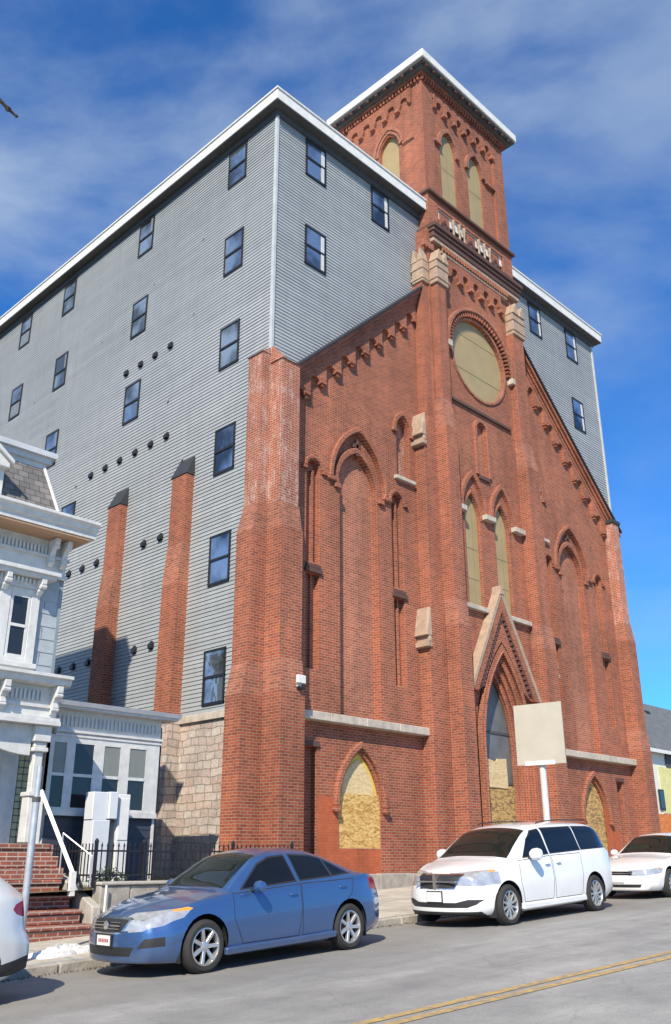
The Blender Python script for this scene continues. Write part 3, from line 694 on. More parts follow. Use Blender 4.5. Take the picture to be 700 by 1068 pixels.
# tower buttresses
def tb(fx0, fx1, sx, mirror=False, name='tower_buttress'):
    a = MB(); a.box(fx0, fx1, 15.98, TY + .02, 0, 8.2); a.box(fx0, fx1 - .02, 16.05, TY + .02, 9.0, 14.9); a.box(fx0 + .1 * (not mirror), fx1, 16.22, TY + .02, 16.0, 20.62)
    e = (-1 if not mirror else 1)
    s1, s2, s3 = sx
    lo = lambda s: (s, fx0) if not mirror else (fx1, s)
    a.box(*lo(s1), TY, YW + .05, 0, 7.3); a.box(*lo(s2), TY + .03, YW + .05, 8.6, 14.0); a.box(*lo(s3), TY + .06, YW + .05, 15.3, 20.62)
    P(name, a, 'brick')
    a = MB(); slope_front(a, fx0, fx1 - .01, 15.98, 16.05, TY + .02, 8.2, 9.0); a.cut(); slope_front(a, fx0 + .002, fx1 - .01, 16.05, 16.22, TY + .02, 14.9, 16.0)
    P('set_off', a, 'brick_mid')
    a = MB(); slope_side(a, s1, s2, fx0 if not mirror else fx1, TY, YW + .05, 7.3, 8.6); a.cut(); slope_side(a, s2, s3, fx0 if not mirror else fx1, TY + .03, YW + .05, 14.0, 15.3)
    P('set_off', a, 'brick')
    # stone weathering blocks on the side face
    for (z0, z1, so_) in ((7.35, 8.66, s1), (14.05, 15.30, s2)):
        q = MB(); x_ = so_ + e * .0
        o0, o1 = x_ + e * .20, x_ - e * .06
        yy0, yy1 = TY - .02, YW + .02
        q.hexa([(o0, yy0, z0 + .42), (o1, yy0 - .03, z0 + .42), (o1, yy1, z0 + .42), (o0, yy1, z0 + .42)] if not mirror else [(o1, yy0 - .03, z0 + .42), (o0, yy0, z0 + .42), (o0, yy1, z0 + .42), (o1, yy1, z0 + .42)],
               [(x_ + e*.02, yy0 + .04, z1), (o1, yy0 - .01, z1), (o1, yy1, z1), (x_ + e*.02, yy1, z1)] if not mirror else [(o1, yy0 - .01, z1), (x_ + e*.02, yy0 + .04, z1), (x_ + e*.02, yy1, z1), (o1, yy1, z1)])
        q.box(x_ + e * .08, x_ - e * .06, yy0 - .02, yy1, z0 + .24, z0 + .418)
        q.box(x_ + e * .16, x_ - e * .06, yy0 - .025, yy1, z0 + .08, z0 + .238)
        P('weathering_block', q, 'block', bevel=.02)
    # stone cap with slots and little gables
    x0, x1 = fx0 - .02, fx1 + .14
    q = MB(); q.box(x0 + .05, x1 - .04, 16.15, TY + .02, 20.623, 21.55)
    for z in (20.78, 21.24): q.box(x0 + .02, x1 - .0, 16.12, TY - .02, z, z + .09)
    for (ca, cb_) in ((x0 + .02, (x0 + x1) / 2 - .01), ((x0 + x1) / 2 + .01, x1 - .02)):
        m_ = (ca + cb_) / 2; q.plate([(ca, 21.552), (cb_, 21.552), (m_, 22.06)], 16.10, TY)
    gx = sx[2]
    ax0, ax1 = (gx - .10, fx0 - .025) if not mirror else (x1 + .002, gx + .10)
    q.box(ax0 + .05, ax1, TY - .02, YW + .02, 20.623, 21.5)
    for z in (20.72, 21.14): q.box((ax0 + .02) if not mirror else ax0, ax1 if not mirror else ax1 - .02, TY - .04, YW + .06, z, z + .11)
    for (ca, cb_) in ((TY - .03, TY + .22), (TY + .24, YW + .05)):
        q.plate([(ca, 21.502), (cb_, 21.502), ((ca + cb_) / 2, 22.1)], ax0 + .04, ax1 - .02, axis='x')
    P('buttress_cap', q, 'block', bevel=.015)
tb(21.66, 22.24, (20.90, 21.03, 21.32)); tb(26.42, 27.16, (27.9, 27.75, 27.5), True)
b = MB()
for i in range(4): b.box(21.35 + i*.16, 21.43 + i*.16, TY - .1 + .0, TY + .05, 22.15, 22.4)
P('dentil', b, 'brick_mid')

# --- belfry
BX0, BX1, BY0, BY1 = 21.87, 27.36, 16.58, 20.87
ped = MB()
ped.box(BX0, 22.46, BY0 - .04, BY0 + .3, 23.36, 24.86); ped.cut(); ped.box(26.74, BX1, BY0 - .04, BY0 + .3, 23.36, 24.86)
ped.cut(); ped.box(22.46, 26.74, BY0 + .18, BY0 + .3, 23.36, 24.86); ped.box(22.46, 26.74, BY0 - .03, BY0 + .18, 24.52, 24.858)
for cx in (22.95, 24.6, 26.24): ped.box(cx - .30, cx + .30, BY0 + .04, BY0 + .18, 23.365, 24.52)
P('belfry_pedestal', ped, 'brick')
for x in (23.42, 23.80, 24.11, 25.05, 25.43, 25.80):
    P('baluster', MB().lathe([(.07, 0), (.07, .08), (.04, .12), (.06, .3), (.048, .5), (.03, .68), (.05, .76), (.04, .9), (.07, .98), (.07, 1.12)], (x, BY0 - .02, 23.32), n=10), 'block', smooth=True)
q = MB()
for cx in (22.95, 24.6, 26.24):
    q.cut()
    for dx, dz in ((0, .16), (0, -.16), (.14, 0), (-.14, 0)): q.lathe([(.085, -.03), (.085, .05)], (cx + dx, BY0 + .03, 23.95 + dz), axis='y', n=10)
P('quatrefoil', q, 'stone_dark')
b = MB(); b.box(BX0 - .10, BX1 + .10, BY0 - .18, BY1, 24.862, 24.98); P('belfry_sill', b, 'stone_dark', bevel=.01)
hb = [[(22.52, 25.0), (26.62, 25.0), (26.62, 30.02), (22.52, 30.02)]]
bw_ = MB()
bw_.plate([(BX0, 24.98), (BX1, 24.98), (BX1, 31.0), (BX0, 31.0)], BY0, BY0 + .10, hb)
hw_ = [arch(cx, .47, 27.95, 28.72, 10, bottom=25.25) for cx in (23.46, 25.26)]
bw_.plate([(BX0, 24.98), (BX1, 24.98), (BX1, 31.0), (BX0, 31.0)], BY0 + .102, BY0 + .3, hw_)
hs = [arch(18.35, .50, 27.95, 28.72, 10, bottom=25.25)]
bw_.plate([(BY0 + .302, 22.0), (BY1, 22.0), (BY1, 31.0), (BY0 + .302, 31.0)], BX0, BX0 + .2, hs, axis='x')
bw_.box(BX1 - .2, BX1, BY0 + .302, BY1, 22, 31.0); bw_.box(BX0 + .2, BX1 - .2, BY1 - .2, BY1, 22, 31.0)
P('belfry_wall', bw_, 'brick')
b = MB(); kn = MB(); arcade(b, kn, 22.95, 6, .655, 29.98, 30.30, .17, BY0 - .02, BY0 + .095); P('corbel_arcade', b, 'brick'); P('corbel_pendant', kn, 'brick_mid')
b = MB(); kn = MB(); arcade(b, kn, 17.45, 5, .67, 30.02, 30.36, .17, BX0 - .10, BX0 + .01, axis='x'); P('corbel_arcade', b, 'brick'); P('corbel_pendant', kn, 'brick_mid')
for cx in (23.46, 25.26):
    w_ = P('boarded_window', MB().plate(arch(cx, .50, 27.95, 28.75, 10, bottom=25.2), BY0 + .15, BY0 + .175), 'board')
    l = MB(); l.box(cx - .46, cx + .46, BY0 + .142, BY0 + .15, 26.9, 26.92); l.box(cx + .0, cx + .015, BY0 + .143, BY0 + .15, 25.3, 28.6); P('board_joint', l, 'board_line', w_)
w_ = P('boarded_window', MB().plate(arch(18.35, .52, 27.95, 28.75, 10, bottom=25.2), BX0 + .15, BX0 + .18, axis='x'), 'board')
b = MB()
for cx in (23.46, 25.26): b.cut(); hood(b, cx, .50, 27.95, 28.78, .17, BY0 - .02, BY0 + .12, 12)
for x0, x1 in ((22.54, 22.98), (23.95, 24.12), (24.58, 24.78), (25.95, 26.60)): b.cut(); b.box(x0, x1, BY0 - .03, BY0 + .10, 27.82, 27.95)
P('hood_moulding', b, 'brick_mid', bevel=.01)
b = MB()
for w0, w1 in ((.0, .11), (.13, .25)):
    i_ = arch(18.35, .54 + w0, 27.95, 28.82 + w0*1.2, 10); o_ = arch(18.35, .54 + w1, 27.95, 28.82 + w1*1.2, 10); b.plate(i_ + o_[::-1], BX0 - .06 - w0*.3, BX0 + .02, axis='x')
for y0, y1 in ((17.05, 17.62), (19.08, 19.6)): b.cut(); b.box(BX0 - .08, BX0 + .01, y0, y1, 27.80, 27.93)
P('hood_moulding', b, 'brick_mid', bevel=.01)
d = MB()
for i in range(34): x = BX0 - .05 + i * .163; d.box(x, x + .08, BY0 - .12, BY0 + .01, 30.44, 30.62)
for i in range(26): y = BY0 + .06 + i * .163; d.box(BX0 - .12, BX0 + .01, y, y + .08, 30.44, 30.62)
P('dentil', d, 'brick')
b = MB(); b.box(BX0 - .15, BX1 + .15, BY0 - .15, BY1 + .15, 30.623, 30.74); P('string_course', b, 'brick')
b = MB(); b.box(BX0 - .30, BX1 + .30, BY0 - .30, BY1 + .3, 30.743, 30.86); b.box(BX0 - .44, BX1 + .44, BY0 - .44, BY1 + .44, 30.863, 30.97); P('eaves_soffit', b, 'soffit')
d = MB()
for i in range(13): d.cut(); x = BX0 - .2 + i * .47; d.box(x, x + .12, BY0 - .42, BY0 - .302, 30.76, 30.861)
for i in range(10): d.cut(); y = BY0 + .1 + i * .47; d.box(BX0 - .42, BX0 - .302, y, y + .12, 30.76, 30.861)
P('eaves_bracket', d, 'stone_dark')
P('tower_roof', MB().box(BX0 - .50, BX1 + .50, BY0 - .50, BY1 + .52, 30.972, 31.33), 'white', bevel=.01)

# --- grey sided block over the nave
def laps(mb, a0, a1, z0, z1, face, axis, ex=.115, d=.021, out=-1):
    """clapboard courses: each leans out at its bottom edge"""
    n = int((z1 - z0) / ex); 
    for i in range(n + 1):
        za = z0 + i * ex; zb = min(za + ex, z1)
        if zb - za < .01: continue
        if axis == 'x': q = [(face + out*d, a0, za), (face + out*d, a1, za), (face, a1, zb), (face, a0, zb)]; u = [(face, a0, za), (face, a1, za), (face + out*d, a1, za), (face + out*d, a0, za)]
        else: q = [(a0, face + out*d, za), (a1, face + out*d, za), (a1, face, zb), (a0, face, zb)]; u = [(a0, face, za), (a1, face, za), (a1, face + out*d, za), (a0, face + out*d, za)]
        mb.add(q, [(0, 1, 2, 3)]); mb.add(u, [(0, 1, 2, 3)])
SY1 = 46.0; ZT = 24.06
b = MB(); laps(b, 17.0, SY1, 5.13, ZT, XL - .0, 'x'); P('siding', b, 'siding')
b = MB()
for z in np.arange(14.3, ZT - .11, .115):
    xa_ = min(PK, 15.66 + (z - 14.97) / .951 + .5); xb_ = max(PK, 33.82 - (z - 14.90) / .944 - .5)
    if xa_ > XL: laps(b, XL, xa_, z, z + .115, 17.04, 'y')
    if xb_ < XR: laps(b, max(xb_, xa_), XR, z, z + .115, 17.04, 'y')
P('siding', b, 'siding')
b = MB(); b.box(XL + .02, XR, 17.30, SY1, 5.0, ZT - .02); P('upper_block', b, 'siding')
b = MB(); b.box(XL - .035, XL + .05, 16.98, 17.10, 15.0, ZT); b.cut(); b.box(XR - .07, XR + .03, 16.98, 17.08, 14.0, ZT); P('corner_trim', b, plain('pale corner trim', (.46, .475, .475), .5))
b = MB(); b.box(XL + .01, XL + .3, 17.6, SY1, 0, 4.93); P('stone_side_wall', b, 'rubble')
b = MB(); b.box(XL - .07, XL + .2, 17.62, SY1, 4.932, 5.125); P('water_table', b, 'ledge', bevel=.01)
OV = .35
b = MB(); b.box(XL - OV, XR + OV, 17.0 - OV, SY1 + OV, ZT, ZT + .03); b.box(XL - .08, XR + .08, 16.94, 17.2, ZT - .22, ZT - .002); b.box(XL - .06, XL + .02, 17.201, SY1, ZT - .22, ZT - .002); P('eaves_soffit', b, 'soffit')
b = MB(); b.box(XL - OV - .01, XR + OV + .01, 17.0 - OV - .01, SY1 + OV, ZT + .032, ZT + .42); P('roof_fascia', b, 'white', bevel=.01)
P('gutter_edge', MB().box(XL - OV - .05, XR + OV + .05, 17.0 - OV - .05, SY1 + OV, ZT + .422, ZT + .48), 'white')

# windows of the block
def win_x(y, z):
    f = MB(); w2, h2 = .46, .735; x = XL
    for a_ in ((y - w2, y - w2 + .06), (y + w2 - .06, y + w2)): f.box(x - .05, x + .02, a_[0], a_[1], z - h2, z + h2)
    for a_ in ((z - h2, z - h2 + .07), (z + h2 - .06, z + h2), (z - .035, z + .035)): f.box(x - .052, x + .02, y - w2, y + w2, a_[0], a_[1])
    o = P('window', f, 'black')
    if random.random() < .45: P('blind', MB().box(x - .0225, x - .0221 + .0, y - w2 + .08, y + w2 - .08, z - h2 + .1, z - .08) if random.random() < .3 else MB().box(x - .0365, x - .0361, y - w2 + .07, y - w2 + .20, z + .06, z + h2 - .08), 'blind', o)
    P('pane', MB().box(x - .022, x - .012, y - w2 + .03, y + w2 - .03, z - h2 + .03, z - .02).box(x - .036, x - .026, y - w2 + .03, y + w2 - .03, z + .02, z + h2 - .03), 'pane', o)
    return o
def win_y(x, z):
    f = MB(); w2, h2 = .46, .735; y = 17.04
    for a_ in ((x - w2, x - w2 + .06), (x + w2 - .06, x + w2)): f.box(a_[0], a_[1], y - .05, y + .02, z - h2, z + h2)
    for a_ in ((z - h2, z - h2 + .07), (z + h2 - .06, z + h2), (z - .035, z + .035)): f.box(x - w2, x + w2, y - .052, y + .02, a_[0], a_[1])
    o = P('window', f, 'black')
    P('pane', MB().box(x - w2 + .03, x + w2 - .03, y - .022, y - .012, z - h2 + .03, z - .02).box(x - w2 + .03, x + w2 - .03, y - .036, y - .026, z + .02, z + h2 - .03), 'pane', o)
    P('window_drape', MB().box(x + .24, x + .38, y - .042, y - .0365, z - h2 + .1, z + h2 - .1), 'white_old', o)
    return o
blind = plain('window blind', (.50, .52, .52), .8)
ZR = [23.05, 19.58, 16.16, 12.67, 9.33, 6.05]
for y, rows in ((18.94, (0, 1, 2, 3, 4, 5)), (24.19, (0, 1, 2)), (29.64, (0, 1, 2)), (33.29, (0, 1)), (27.75, (3,)), (37.5, (0, 1)), (41.5, (1,))):
    for r in rows: win_x(y, ZR[r])
for x, rows in ((16.50, (0, 1)), (19.68, (0,)), (29.61, (0,)), (32.56, (0, 1))):
    for r in rows: win_y(x, ZR[r])
# hooded vents
def vent(y, z):
    v = MB(); n = 8
    v.lathe([(.13, -.012), (.13, 0.0)], (XL - .03, y, z), axis='x', n=12)
    prof = [(math.cos(math.pi * i / n), math.sin(math.pi * i / n)) for i in range(n + 1)]
    vs = [(XL - .10, y + .10 * c, z - .03 + .09 * s) for c, s in prof] + [(XL - .02, y + .115 * c, z + .01 + .11 * s) for c, s in prof]
    vs += [(XL - .10, y + .10, z - .10), (XL - .02, y + .115, z - .10), (XL - .10, y - .10, z - .10), (XL - .02, y - .115, z - .10)]
    fs = [(i, i+1, n+2+i, n+1+i) for i in range(n)] + [tuple(range(n + 1)) + (2*n+4, 2*n+2)] + [(0, n+1, 2*n+3, 2*n+2), (n, 2*n+1, 2*n+5, 2*n+4)]
    v.add(vs, fs); return P('vent', v, 'black')
for y in (24.68, 23.80, 22.94, 22.07): vent(y, 17.5)
for y in (26.4, 25.48, 24.59, 23.68, 22.8, 21.93): vent(y, 14.12)
for y in (28.1, 27.2, 26.33, 25.44, 22.75, 21.87): vent(y, 10.69)
for y in (28.1, 27.2, 26.3, 25.4, 22.82, 21.95): vent(y, 7.37)
sm = MB()
for y, z in ((20.6, 21.0), (26.6, 19.6), (21.0, 13.0), (22.0, 15.4), (27.4, 14.0), (31.5, 18.9), (20.9, 18.2), (23.4, 20.6)): sm.cut(); sm.lathe([(.05, -.05), (.035, 0)], (XL - .02, y, z), axis='x', n=8)
P('pipe_vent', sm, plain('grey pipe cap', (.3, .31, .32), .5))

# side piers of the old nave wall rising through the siding
def pier(y0, y1, zt, name='pier'):
    p_ = MB(); p_.box(14.40, XL + .02, y0, y1, 5.1, 8.9); P(name, p_, 'brick')
    p_ = MB(); slope_side(p_, 14.40, 14.49, XL + .02, y0, y1, 8.9, 10.1); P('set_off', p_, 'brick_mid')
    p_ = MB(); p_.box(14.49, XL + .02, y0 + .0, y1 - .02, 10.1, zt); P(name, p_, 'brick')
    p_ = MB(); p_.hexa([(14.46, y0 - .03, zt + .002), (XL + .01, y0 - .03, zt + .002), (XL + .01, y1 + .03, zt + .002), (14.46, y1 + .03, zt + .002)], [(14.74, y0, zt + .62), (XL + .01, y0, zt + .62), (XL + .01, y1, zt + .62), (14.74, y1, zt + .62)])
    P('pier_cap', p_, 'slate_cap')
    p_ = MB(); p_.box(14.37, XL + .02, y0 - .03, y1 + .03, 0, 5.098); P('pier_base', p_, 'rubble')
pier(20.36, 21.10, 12.28); pier(23.9, 24.6, 12.28)
fl = P('floodlight', MB().box(15.24, 15.50, 16.20, 16.30, 5.60, 5.80).box(15.30, 15.44, 16.30, 16.41, 5.52, 5.66), 'white', bevel=.01)
P('bracket', MB().box(15.30, 15.48, 16.22, 16.40, 5.46, 5.518), 'black', fl)
b = MB(); b.box(XL + .3, XL + .5, 17.7, SY1, 0, 5); b.box(XL + .4, XR - .1, SY1 - .3, SY1, 0, ZT - .05); b.box(XR - .1, XR, 17.7, SY1, 0, 13.6); P('nave_wall', b, 'brick')
# ================================================================== WHITE AND BLUE HOUSE
HY = 17.5
house = thing('house', 'pale blue shingled house with slate mansard roof, white bracketed porch and low side annex', 'house', (7.5, 17.5, .6))
def H(name, mb, m, parent=None, **k): return mb.build(name, M[m] if isinstance(m, str) else m, parent or house, **k)
HX0, HX1 = 3.2, at(61, 640, HY).x
b = MB(); laps(b, HX0, HX1, 1.2, 7.9, HY, 'y', .275, .014); H('shingle_wall', b, 'house_siding')
b = MB(); b.box(HX0, HX1 - .01, HY + .01, 25.8, .5, 8.3); H('wall', b, 'house_siding')
b = MB()
for i, z in enumerate(np.arange(1.2, 7.6, .275)):
    for x in np.arange(HX0 + (.3 if i % 2 else 0), HX1 - .05, .61): b.box(x, x + .008, HY - .0165, HY - .002, z + .01, z + .25)
H('shingle_joint', b, plain('shingle joint', (.16, .19, .21), .8))
b = MB(); b.box(HX1 - .04, HX1 + .03, HY - .03, HY + .08, 1.2, 7.4); H('corner_board', b, plain('grey corner board', (.22, .26, .29), .7))
# cornice: frieze, dentils, paired brackets, soffit, crown
zs = 8.02
b = MB(); b.box(HX0 - .3, HX1 + .02, HY - .06, HY, 7.22, zs); H('frieze', b, 'white_old')
b = MB(); b.box(HX0 - .3, HX1 + .06, HY - .12, HY - .061, 7.20, 7.28); b.box(HX0 - .3, HX1 + .06, HY - .13, HY - .061, 7.62, 7.68); H('frieze_moulding', b, 'hwhite')
b = MB()
for x in np.arange(HX0, HX1 - .35, .085): b.box(x, x + .045, HY - .11, HY - .061, 7.69, 7.86)
H('dentil', b, 'white_old')
def bracket(x, z0, z1, w=.11, out=.34, y=HY - .062, mat='hwhite'):
    q = MB(); pr = [(y, z1), (y - out, z1), (y - out, z1 - .12), (y - out*.62, z1 - .22), (y - out*.45, z0 + (z1-z0)*.42), (y - out*.5, z0 + (z1-z0)*.25), (y - out*.22, z0), (y, z0)]
    q.plate(pr, x, x + w, axis='x'); q.lathe([(.05, -.012), (.05, w + .012)], (x, y - out*.78, z1 - .17), axis='x', n=10); q.lathe([(.035, -.01), (.035, w + .01)], (x, y - out*.38, z0 + .09), axis='x', n=8)
    return H('bracket', q, mat, bevel=.006)
for x in (HX1 - .16, HX1 - .45, HX1 - 2.3, HX1 - 2.6, HX1 - 4.4): bracket(x, 7.42, zs - .01)
b = MB(); EX = at(104, 566, HY - .86).x; b.box(HX0 - .5, EX - .12, HY - .68, HY + .2, zs, zs + .05); b.box(HX1 + .03, EX - .12, HY + .2, 25.9, zs, zs + .05); H('eaves_soffit', b, plain('raw wood soffit', (.40, .25, .15), .7))
cr = [(HY - .70, zs + .052), (HY - .70, zs + .17), (HY - .76, zs + .20), (HY - .80, zs + .30), (HY - .86, zs + .34), (HY - .86, zs + .40), (HY - .2, zs + .44), (HY - .2, zs + .052)]
EX = at(104, 566, HY - .86).x
b = MB(); b.plate(cr, HX0 - .6, EX, axis='x'); b.box(HX1 + .1, EX - .02, HY - .199, 25.9, zs + .053, zs + .42); H('cornice', b, 'hwhite')
# mansard
mx0, my0, mz0 = at(64, 549, HY - .15).x, HY - .15, zs + .42; mx1, my1, mz1 = at(45, 485, HY + .45).x, HY + .45, 9.95
b = MB(); b.hexa([(HX0, my0, mz0), (mx0, my0, mz0), (mx0, 25.6, mz0), (HX0, 25.6, mz0)], [(HX0, my1, mz1), (mx1, my1, mz1), (mx1, 25.0, mz1), (HX0, 25.0, mz1)]); H('mansard_roof', b, 'shingle')
b = MB(); b.tube([(mx0, my0, mz0), (mx1 + .005, my1, mz1)], .045, 6); H('hip_trim', b, 'hwhite')
b = MB(); b.box(HX0, mx1 + .14, my1 - .14, 25.1, mz1 + .002, mz1 + .13); b.box(HX0, mx1 + .22, my1 - .24, 25.2, mz1 + .132, mz1 + .26); b.box(HX0, mx1 + .06, my1 - .05, 25.1, mz1 - .12, mz1); H('upper_cornice', b, plain('grey painted trim', (.50, .52, .53), .55))
# dormer at the left edge of the picture
dx1 = at(3, 500, HY - .1).x; dx0 = dx1 - 1.05; dm = (dx0 + dx1) / 2
b = MB(); b.box(dx0 + .12, dx1, HY - .12, HY + .6, mz0, 9.35); H('dormer', b, 'hwhite')
e1 = at(15, 478, HY - .45)
b = MB(); b.plate([(dm - (e1.x - dm), 9.30), (e1.x, 9.30), (e1.x, 9.40), (dm, 9.84), (dm - (e1.x - dm), 9.40)], HY - .30, HY - .12); b.plate([(dm - (e1.x - dm) - .06, 9.38), (dm, 9.82), (e1.x + .06, 9.38), (e1.x + .06, 9.46), (dm, 9.93), (dm - (e1.x - dm) - .06, 9.46)], HY - .38, HY + .7); H('dormer_pediment', b, 'hwhite', bevel=.01)
f_ = H('window', MB().box(dm - .32, dm + .32, HY - .16, HY - .12, 8.5, 9.2), 'hwhite'); H('pane', MB().box(dm - .25, dm + .25, HY - .165, HY - .161, 8.56, 9.14), 'pane_dark', f_)
# made-up house tower, unseen at the left, added to shade the church siding
b = MB(); b.box(3.2, 6.25, 17.4, 25.5, 8.3, 15.3); H('tower_wall', b, 'house_siding')
b = MB(); b.hexa([(3.1, 17.3, 15.302), (6.35, 17.3, 15.302), (6.35, 25.6, 15.302), (3.1, 25.6, 15.302)], [(3.4, 17.6, 16.2), (6.2, 17.6, 16.2), (6.2, 25.3, 16.2), (3.4, 25.3, 16.2)]); H('tower_roof', b, 'shingle')
# second floor window with its hood and sill
def sash(x0, x1, z0, z1, y, par, mat='pane_dark', frame=.055, rail=None, curtain=None):
    f = MB(); rz = (z0 + z1) / 2 if rail is None else rail
    f.box(x0, x0 + frame, y - .03, y + .02, z0, z1); f.box(x1 - frame, x1, y - .03, y + .02, z0, z1)
    f.box(x0 + frame, x1 - frame, y - .032, y + .018, z0, z0 + frame); f.box(x0 + frame, x1 - frame, y - .032, y + .018, z1 - frame, z1); f.box(x0 + frame, x1 - frame, y - .036, y + .014, rz - .03, rz + .03)
    o = H('window', f, 'hwhite', par)
    H('pane', MB().box(x0 + .02, x1 - .02, y - .005, y, z0 + .02, rz), mat, o); H('pane', MB().box(x0 + .02, x1 - .02, y - .015, y - .01, rz, z1 - .02), curtain or mat, o)
    return o
s0, s1 = at(8, 655, HY - .1), at(29, 655, HY - .1)
trim = MB(); zt, zb_ = at(20, 612, HY - .1).z, at(15, 690, HY - .1).z
X0t, X1t = s0.x - .26, s1.x + .20
trim.box(X0t, s0.x - .01, HY - .10, HY - .02, zb_, zt); trim.box(s1.x + .01, X1t, HY - .10, HY - .02, zb_, zt); trim.box(s0.x - .01, s1.x + .01, HY - .098, HY - .02, zt - .14, zt); trim.box(s0.x - .01, s1.x + .01, HY - .098, HY - .02, zb_, zb_ + .10)
wp = H('window_surround', trim, 'hwhite', bevel=.008)
H('window_sill', MB().box(X0t - .8, X1t + .05, HY - .18, HY - .02, zb_ - .11, zb_ - .002), 'hwhite', bevel=.01)
sash(s0.x, s1.x, zb_ + .10, zt - .14, HY - .06, None)
b = MB(); b.box(X0t - .8, X1t + .04, HY - .13, HY - .02, zt + .002, zt + .22); b.box(X0t - .8, X1t + .20, HY - .34, HY - .02, zt + .222, zt + .30); b.box(X0t - .8, X1t + .26, HY - .42, HY - .02, zt + .302, zt + .38)
for x in np.arange(X0t - .7, X1t, .09): b.box(x, x + .045, HY - .19, HY - .131, zt + .10, zt + .20)
H('window_hood', b, 'white_old'); bracket(X1t - .12, zt - .12, zt + .22, .11, .25, HY - .10); bracket(X0t, zt - .12, zt + .22, .11, .25, HY - .10)
H('window_surround', MB().box(X0t - .9, X0t - .012, HY - .10, HY - .02, zb_, zt), 'hwhite')
# ---- porch
PY0 = 16.25; pc = at(38, 790, PY0)
pz = 4.62; pxr = at(74, 712, 15.85).x
porch = [(15.95, pz), (15.83, pz + .02), (15.80, pz + .12), (15.74, pz + .14), (15.74, pz + .20), (HY, pz + .30), (HY, pz)]
b = MB(); b.plate(porch, HX0 - .3, pxr, axis='x'); H('porch_roof', b, 'hwhite')
b = MB(); b.box(HX0 - .2, pc.x + .22, 16.08, 16.42, 4.02, pz - .002); b.box(pc.x - .12, pc.x + .22, 16.42, HY, 4.02, pz - .003); H('porch_entablature', b, 'white_old')
b = MB()
for x in np.arange(HX0, pc.x - .1, .085): b.box(x, x + .042, 16.03, 16.079, 4.34, 4.52)
H('dentil', b, 'hwhite')
b = MB(); b.box(HX0 - .2, pc.x + .26, 16.04, 16.079, 4.22, 4.28); b.box(HX0 - .2, pc.x + .26, 15.99, 16.079, 3.98, 4.04); b.box(HX0 - .2, pc.x + .27, 15.96, 16.44, 3.90, 3.978); H('porch_moulding', b, 'hwhite')
for x in (pc.x + .06, pc.x - 1.0, pc.x - 2.1): bracket(x, 4.10, pz - .002, .12, .26, 16.078)
cb_ = MB(); zt_ = 3.9; cx = pc.x
cb_.box(cx - .13, cx + .13, PY0 - .13, PY0 + .13, 1.82, 2.62); cb_.box(cx - .16, cx + .16, PY0 - .16, PY0 + .16, 2.62, 2.70)
cb_.box(cx - .085, cx + .085, PY0 - .085, PY0 + .085, 2.70, 3.42); cb_.box(cx - .15, cx + .15, PY0 - .15, PY0 + .15, 3.42, 3.50); cb_.box(cx - .12, cx + .12, PY0 - .12, PY0 + .12, 3.5, 3.6); cb_.box(cx - .17, cx + .17, PY0 - .17, PY0 + .17, 3.6, 3.898)
H('porch_column', cb_, 'hwhite', bevel=.012)
c2 = MB(); x2 = cx - 2.3; c2.box(x2 - .13, x2 + .13, PY0 - .13, PY0 + .13, 1.82, 3.898); H('porch_column', c2, 'hwhite')
# curved brackets between column and beam
ar = [(cx - .17, 3.895), (cx - .17, 3.35)] + [(cx - .17 - 1.0 * math.sin(t), 3.35 + .42 * (1 - math.cos(t))) for t in [math.pi/2 * i / 8 for i in range(1, 9)]] + [(cx - 1.17, 3.895)]
H('porch_arch', MB().plate(ar, PY0 - .05, PY0 + .05), 'white_old')
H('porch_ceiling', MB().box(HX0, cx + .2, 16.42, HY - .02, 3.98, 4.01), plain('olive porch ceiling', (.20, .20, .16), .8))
H('porch_floor', MB().box(HX0, cx + .3, 15.95, HY - .02, 1.72, 1.80), 'brick_step')
H('porch_base', MB().box(HX0, cx + .26, 16.0, HY - .02, .4, 1.718), 'brick_step')
# entrance wall: white door, casing and yellowed side panelling
d0, d1 = at(-8, 800, HY - .05).x, at(17, 800, HY - .05).x
b = MB(); b.box(d0 - .6, d1 + .02, HY - .08, HY - .02, 1.8, 3.95); H('door_casing', b, 'hwhite')
dd = H('door', MB().box(d0 - .4, d1 - .09, HY - .105, HY - .082, 1.82, 3.55), 'white_old')
H('door_panel', MB().box(d1 - .34, d1 - .16, HY - .115, HY - .106, 2.75, 3.45).box(d1 - .34, d1 - .16, HY - .115, HY - .106, 1.95, 2.6), 'hwhite', dd, bevel=.008)
b = MB()
for i, z in enumerate(np.arange(1.82, 3.9, .13)):
    for x in np.arange(d1 + .04, d1 + .52, .12): b.box(x + .004, x + .114, HY - .06, HY - .02, z + .004, z + .124)
H('side_panelling', b, 'porch_shade', bevel=.012)
H('corner_post', MB().box(d1 + .53, d1 + .60, HY - .10, HY - .02, 1.8, 3.9), 'hwhite')
# ---- low annex
AY = 17.2; ax0, ax1 = at(50, 800, AY).x, at(163, 800, AY).x
zt_, zb_ = 4.42, .6
wz0, wz1 = at(100, 845, AY).z, at(95, 775, AY).z; FZ = wz1 + .10
H('annex_wall', MB().box(HX1 + .035, ax1, AY + .02, 21.5, zb_, zt_), 'white_old')
H('annex_roof', MB().box(HX1 - .3, ax1 + .30, AY - .32, 21.7, zt_ + .002, zt_ + .05), 'white_old')
b = MB(); b.plate([(AY - .36, zt_ + .052), (AY - .40, zt_ + .14), (AY + .0, zt_ + .17), (AY + .0, zt_ + .052)], HX1 - .35, ax1 + .34, axis='x'); b.box(HX1 - .3, ax1 + .33, AY + .001, 21.7, zt_ + .053, zt_ + .16); H('annex_cornice', b, plain('grey edged roof', (.52, .53, .54), .5))
b = MB(); b.box(HX1 + .03, ax1 + .03, AY - .05, AY + .019, FZ, zt_); H('annex_frieze', b, 'hwhite')
b = MB()
